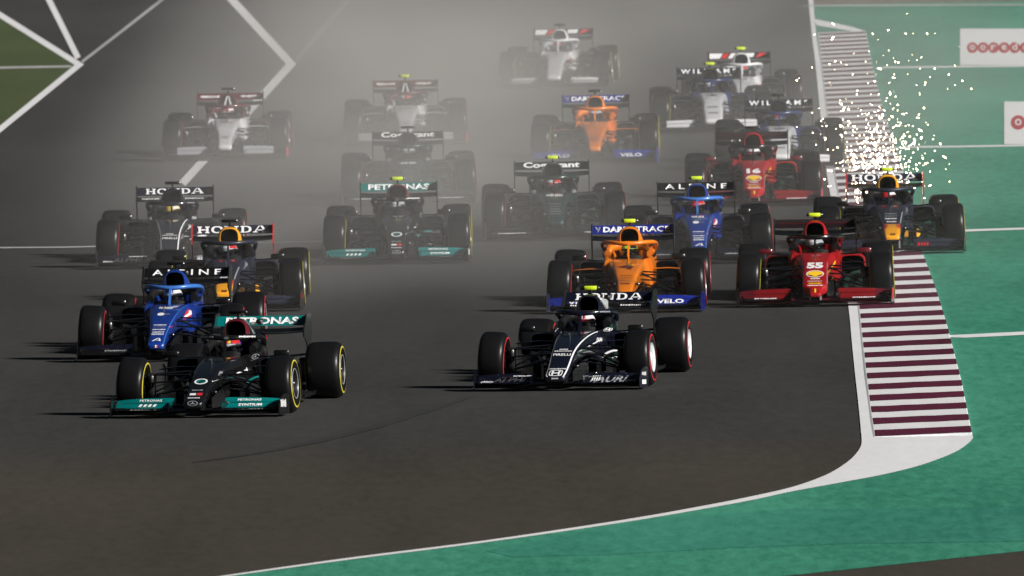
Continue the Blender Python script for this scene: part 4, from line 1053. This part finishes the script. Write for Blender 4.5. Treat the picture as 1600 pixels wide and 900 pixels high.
# (team, x, y, nose x, wing x, tyre band, camera cover, car label, driver colours, driver label, extra print)
NUM = lambda s: [('nose', (s, 0.06), 0, 0.487, 0.21, 0.075, W)]
H = lambda shell, strip, crown, chin, crown2=None, suit=None: dict(shell=shell, strip=strip, crown=crown, chin=chin, crown2=crown2 or shell, suit=suit or M['suit'])
CARS = [
 ('merc', 326, 647, 304, 413, 'yellow_band', False, 'black racing car with teal wings, leading at the lower left', H(PURP, WHITE, GOLD, BLACKP, RBR), 'driver with yellow and red patched helmet in the leading black and teal car', None),
 ('tauri', 887, 605, 871, 956, 'red_band', True, 'navy black racing car with white wheel covers, nearest in the centre', H(WHITE, RED, RED, NAVY, WHITE), 'driver with red and white helmet in the near navy car with white wheels', None),
 ('alpine', 255, 560, 243.6, 292, 'red_band', False, 'blue racing car at the left edge, right behind the leading black and teal car', H(WHITE, GREY, ABLUE, GOLD, WHITE), 'driver with white helmet and yellow chin in the left blue car', None),
 ('bull', 354, 484, 349, 362.5, 'yellow_band', False, 'dark navy racing car with amber nose, behind the left blue car', H(WHITE, GREY, WHITE, RBR, RBR), 'driver with white and red helmet in the left dark car with amber nose', None),
 ('tauri', 267, 416, 260, 269, 'red_band', False, 'navy racing car with white slab lettering, at the left in thin dust', H(WHITE, GOLD, GOLD, NAVY, CREAM), 'driver with white and yellow helmet in the navy car at the left', None),
 ('ferrari', 1274.5, 475, 1274, 1273.5, 'yellow_band', True, 'red racing car numbered 55 beside the striped kerb', H(WHITE, GREY, WHITE, RED, GREY), 'driver with pale helmet in the red car numbered 55', NUM('55')),
 ('mclaren', 980, 485, 979, 991, 'red_band', True, 'orange racing car with bright blue rear wing, right behind the near navy car', H(LIME, NAVY, LIME, LIME, NAVY), 'driver with lime and dark helmet in the nearer orange car', [('nose', ('4', 0.05), 0, 0.555, 0.16, 0.075, MAROON)]),
 ('alpine', 1092, 409, 1094, 1088.5, 'red_band', True, 'blue racing car with yellow camera pod, between the orange and red cars', H(WHITE, RBR, RBR, ABLUE, RBR), 'driver with white and red helmet in the blue car on the right', None),
 ('bull', 1393, 394, 1396, 1383, 'yellow_band', True, 'dark navy racing car with amber nose running on the green run-off, sparks behind', H(MATTNAVY, RBR, RBR, LIME, WHITE), 'driver with red and lime helmet in the dark car in front of the sparks', None),
 ('merc', 621, 409, 620.7, 624, 'yellow_band', True, 'black racing car with teal wings in the dust at mid-field', H(BLACKP, WHITE, WHITE, BLACKP, GREY), 'driver with white-topped helmet in the mid-field black and teal car', None),
 ('aston', 868, 372, 870.5, 863, 'red_band', True, 'dark green racing car with white lettered rear wing, nearer of the two', H(WHITE, RBR, WHITE, GREEN, RBR), 'driver with white and red helmet in the nearer dark green car', None),
 ('aston', 639.5, 318, 639, 636.6, 'red_band', False, 'dark green racing car fading in dust, behind the mid-field black and teal car', H(GREEN, GREY, WHITE, GREEN, GREY), 'driver with green helmet in the farther dark green car', None),
 ('ferrari', 1178.5, 319.5, 1180.7, 1176.6, 'red_band', False, 'red racing car numbered 16 in light dust', H(WHITE, RED, WHITE, RED, WHITE), 'driver with white helmet in the red car numbered 16', NUM('16')),
 ('mclaren', 930, 254, 930.5, 931.8, 'yellow_band', False, 'orange racing car farther back in the dust', H(WHITE, MBLUE, WHITE, NAVY, GREY), 'driver with white and blue helmet in the farther orange car', None),
 ('alfa', 353.7, 249, 350.5, 359, 'red_band', False, 'white and dark red racing car alone at the far left in the dust', H(RBR, WHITE, RBR, WHITE, WHITE), 'driver with red helmet in the white and dark red car at far left', None),
 ('alfa', 634.5, 227, 636, 635.3, 'red_band', True, 'white and dark red racing car with yellow camera pod, behind the farther green car', H(WHITE, RBR, WHITE, WHITE, RBR), 'driver with white helmet in the far white and dark red car', None),
 ('williams', 1114, 206, 1117.6, 1109.3, 'yellow_band', True, 'dark blue racing car with broad white nose, far right with yellow camera pod', H(WNAVY, GREY, WHITE, WNAVY, WNAVY), 'driver with dark blue helmet in the car with broad white nose', None),
 ('williams', 1219, 262, 1221, 1218, 'yellow_band', False, 'dark blue racing car half hidden behind the red car numbered 16', H(WNAVY, GREY, RBR, WNAVY, WNAVY), 'driver with dark helmet in the half hidden dark blue car', None),
 ('haas', 1163, 179, 1167, 1156.5, 'red_band', True, 'white racing car with red and white rear wing, behind the dark blue car', H(WHITE, GREY, WHITE, WHITE, RBR), 'driver with white helmet in the far right white car', None),
 ('haas', 869, 137, 865, 880, 'yellow_band', False, 'white racing car last of the field, faint in the dust at top centre', H(WHITE, RBR, RBR, WHITE, MAROON), 'driver with reddish helmet in the last white car', None),
]
car_roots = []
for tm, px, py, nx, wx, band, cap, lab, hel, dlab, extra in CARS:
    d = ground(px, py).y
    nx, wx = unroll(nx, py - 10)[0], unroll(wx, py - 1.05 * F_PX / d)[0]
    dx = (wx - 800) / F_PX * (d + 4.15) - (nx - 800) / F_PX * (d - 1.15)
    yaw = -math.asin(dx / 5.3)
    steer = rad(2.5) if tm in ('merc', 'tauri') and py > 500 else rad(0.5)
    c = make_car(TEAMS[tm], px, py, yaw, lab, GRP, band, cap, -steer, extra)
    driver(c, hel, dlab, DGRP)
    car_roots.append(c)

# ------------------------------------------------------------------ sparks thrown up behind the car on the run-off
M['spark'] = bpy.data.materials.new('glowing metal'); M['spark'].use_nodes = True
_n = M['spark'].node_tree.nodes; _b = _n['Principled BSDF']
_b.inputs['Emission Color'].default_value = (1.0, 0.78, 0.50, 1); _b.inputs['Emission Strength'].default_value = 30.0
rs = random.Random(5)
bull = car_roots[8].location
sv, sf = [], []
def spark(p, r, d):
    d = d.normalized(); a = d.orthogonal().normalized(); b = d.cross(a); o = len(sv); L = r * rs.choice((1.2, 1.5, 2, 3, 5))
    for q in (p + d * L, p - d * L, p + a * r, p - a * r, p + b * r, p - b * r): sv.append(tuple(q))
    for x, y_, z in ((0, 2, 4), (0, 4, 3), (0, 3, 5), (0, 5, 2), (1, 4, 2), (1, 3, 4), (1, 5, 3), (1, 2, 5)): sf.append((o + x, o + y_, o + z))
for i in range(520):
    back = 4.7 + abs(rs.gauss(0, 1)) * 4.5
    up = 0.55 + rs.expovariate(1 / 0.75) if i > 40 else rs.uniform(0.05, 0.7)
    if up > 3.0: up = rs.uniform(0.4, 2.0)
    p = Vector((bull.x + 0.02 + rs.gauss(0, 0.20 + 0.17 * up), bull.y + back, up))
    spark(p, rs.choice((0.002, 0.003, 0.003, 0.004, 0.005, 0.008)), Vector((rs.gauss(0, 0.5), 0.6, rs.gauss(0.3, 0.5))))
for i in range(240):
    up = abs(rs.gauss(1.0, 0.3)); back = rs.uniform(4.7, 7.5)
    spark(Vector((bull.x - 0.05 + rs.gauss(0, 0.30), bull.y + back, up)), rs.choice((0.003, 0.004, 0.005, 0.008)), Vector((rs.gauss(0, 0.5), 0.6, rs.gauss(0.5, 0.5))))
so = part('sparks', 'sparks', lambda: (sv, sf), M['spark'], smooth=False)
tag(so, 'shower of white-hot sparks behind the dark car on the run-off', 'sparks', kind='stuff')

# ------------------------------------------------------------------ dust and tyre smoke hanging over the back of the field
hv, hf = box(-420, 420, -70, 720, -1.0, 11.5)
hz = part('haze', 'haze', lambda: (hv, hf), None, smooth=False)
hm = bpy.data.materials.new('dust in the air'); hm.use_nodes = True
n = hm.node_tree.nodes; l = hm.node_tree.links
n.remove(n['Principled BSDF'])
pv = n.new('ShaderNodeVolumePrincipled')
pv.inputs['Color'].default_value = (0.70, 0.685, 0.66, 1); pv.inputs['Anisotropy'].default_value = 0.0
l.new(pv.outputs[0], n['Material Output'].inputs['Volume'])
tc = n.new('ShaderNodeTexCoord'); sx = n.new('ShaderNodeSeparateXYZ'); l.new(tc.outputs['Object'], sx.inputs[0])
def rng(sock, a, b, c, d, kind='SMOOTHSTEP'):
    q = n.new('ShaderNodeMapRange'); q.interpolation_type = kind
    for k, v_ in zip(('From Min', 'From Max', 'To Min', 'To Max'), (a, b, c, d)): q.inputs[k].default_value = v_
    l.new(sock, q.inputs['Value']); return q.outputs[0]
def mul(a, b):
    q = n.new('ShaderNodeMath'); q.operation = 'MULTIPLY'; l.new(a, q.inputs[0])
    if isinstance(b, float): q.inputs[1].default_value = b
    else: l.new(b, q.inputs[1])
    return q.outputs[0]
mp = n.new('ShaderNodeMapping'); mp.inputs['Scale'].default_value = (0.22, 0.036, 0.35); l.new(tc.outputs['Object'], mp.inputs['Vector'])
nz = n.new('ShaderNodeTexNoise'); nz.inputs['Scale'].default_value = 1.0; nz.inputs['Detail'].default_value = 2; l.new(mp.outputs[0], nz.inputs['Vector'])
dens = mul(rng(sx.outputs['Y'], 230, 294, 0, 1), rng(sx.outputs['Y'], 330, 430, 1, 0.6))
dens = mul(dens, rng(sx.outputs['Z'], 0.0, 3.0, 1, 0.0))
dens = mul(dens, rng(sx.outputs['X'], -7.2, -1.8, 0.02, 1))
dens = mul(dens, rng(sx.outputs['X'], -1.6, 2.6, 1, 0.38))
dens = mul(dens, rng(nz.outputs['Fac'], 0.32, 0.68, 0.15, 1.85, 'LINEAR'))
dens = mul(dens, rng(sx.outputs['X'], 4.5, 11.0, 1, 0.15))
dens = mul(dens, 0.0285)
l.new(dens, pv.inputs['Density'])
hz.material_slots[0].material = hm
hm.cycles.volume_step_rate = 0.3 if hasattr(hm, 'cycles') and hasattr(hm.cycles, 'volume_step_rate') else 1
tag(hz, 'pale dust and tyre smoke hanging over the back of the field', 'haze', kind='stuff')
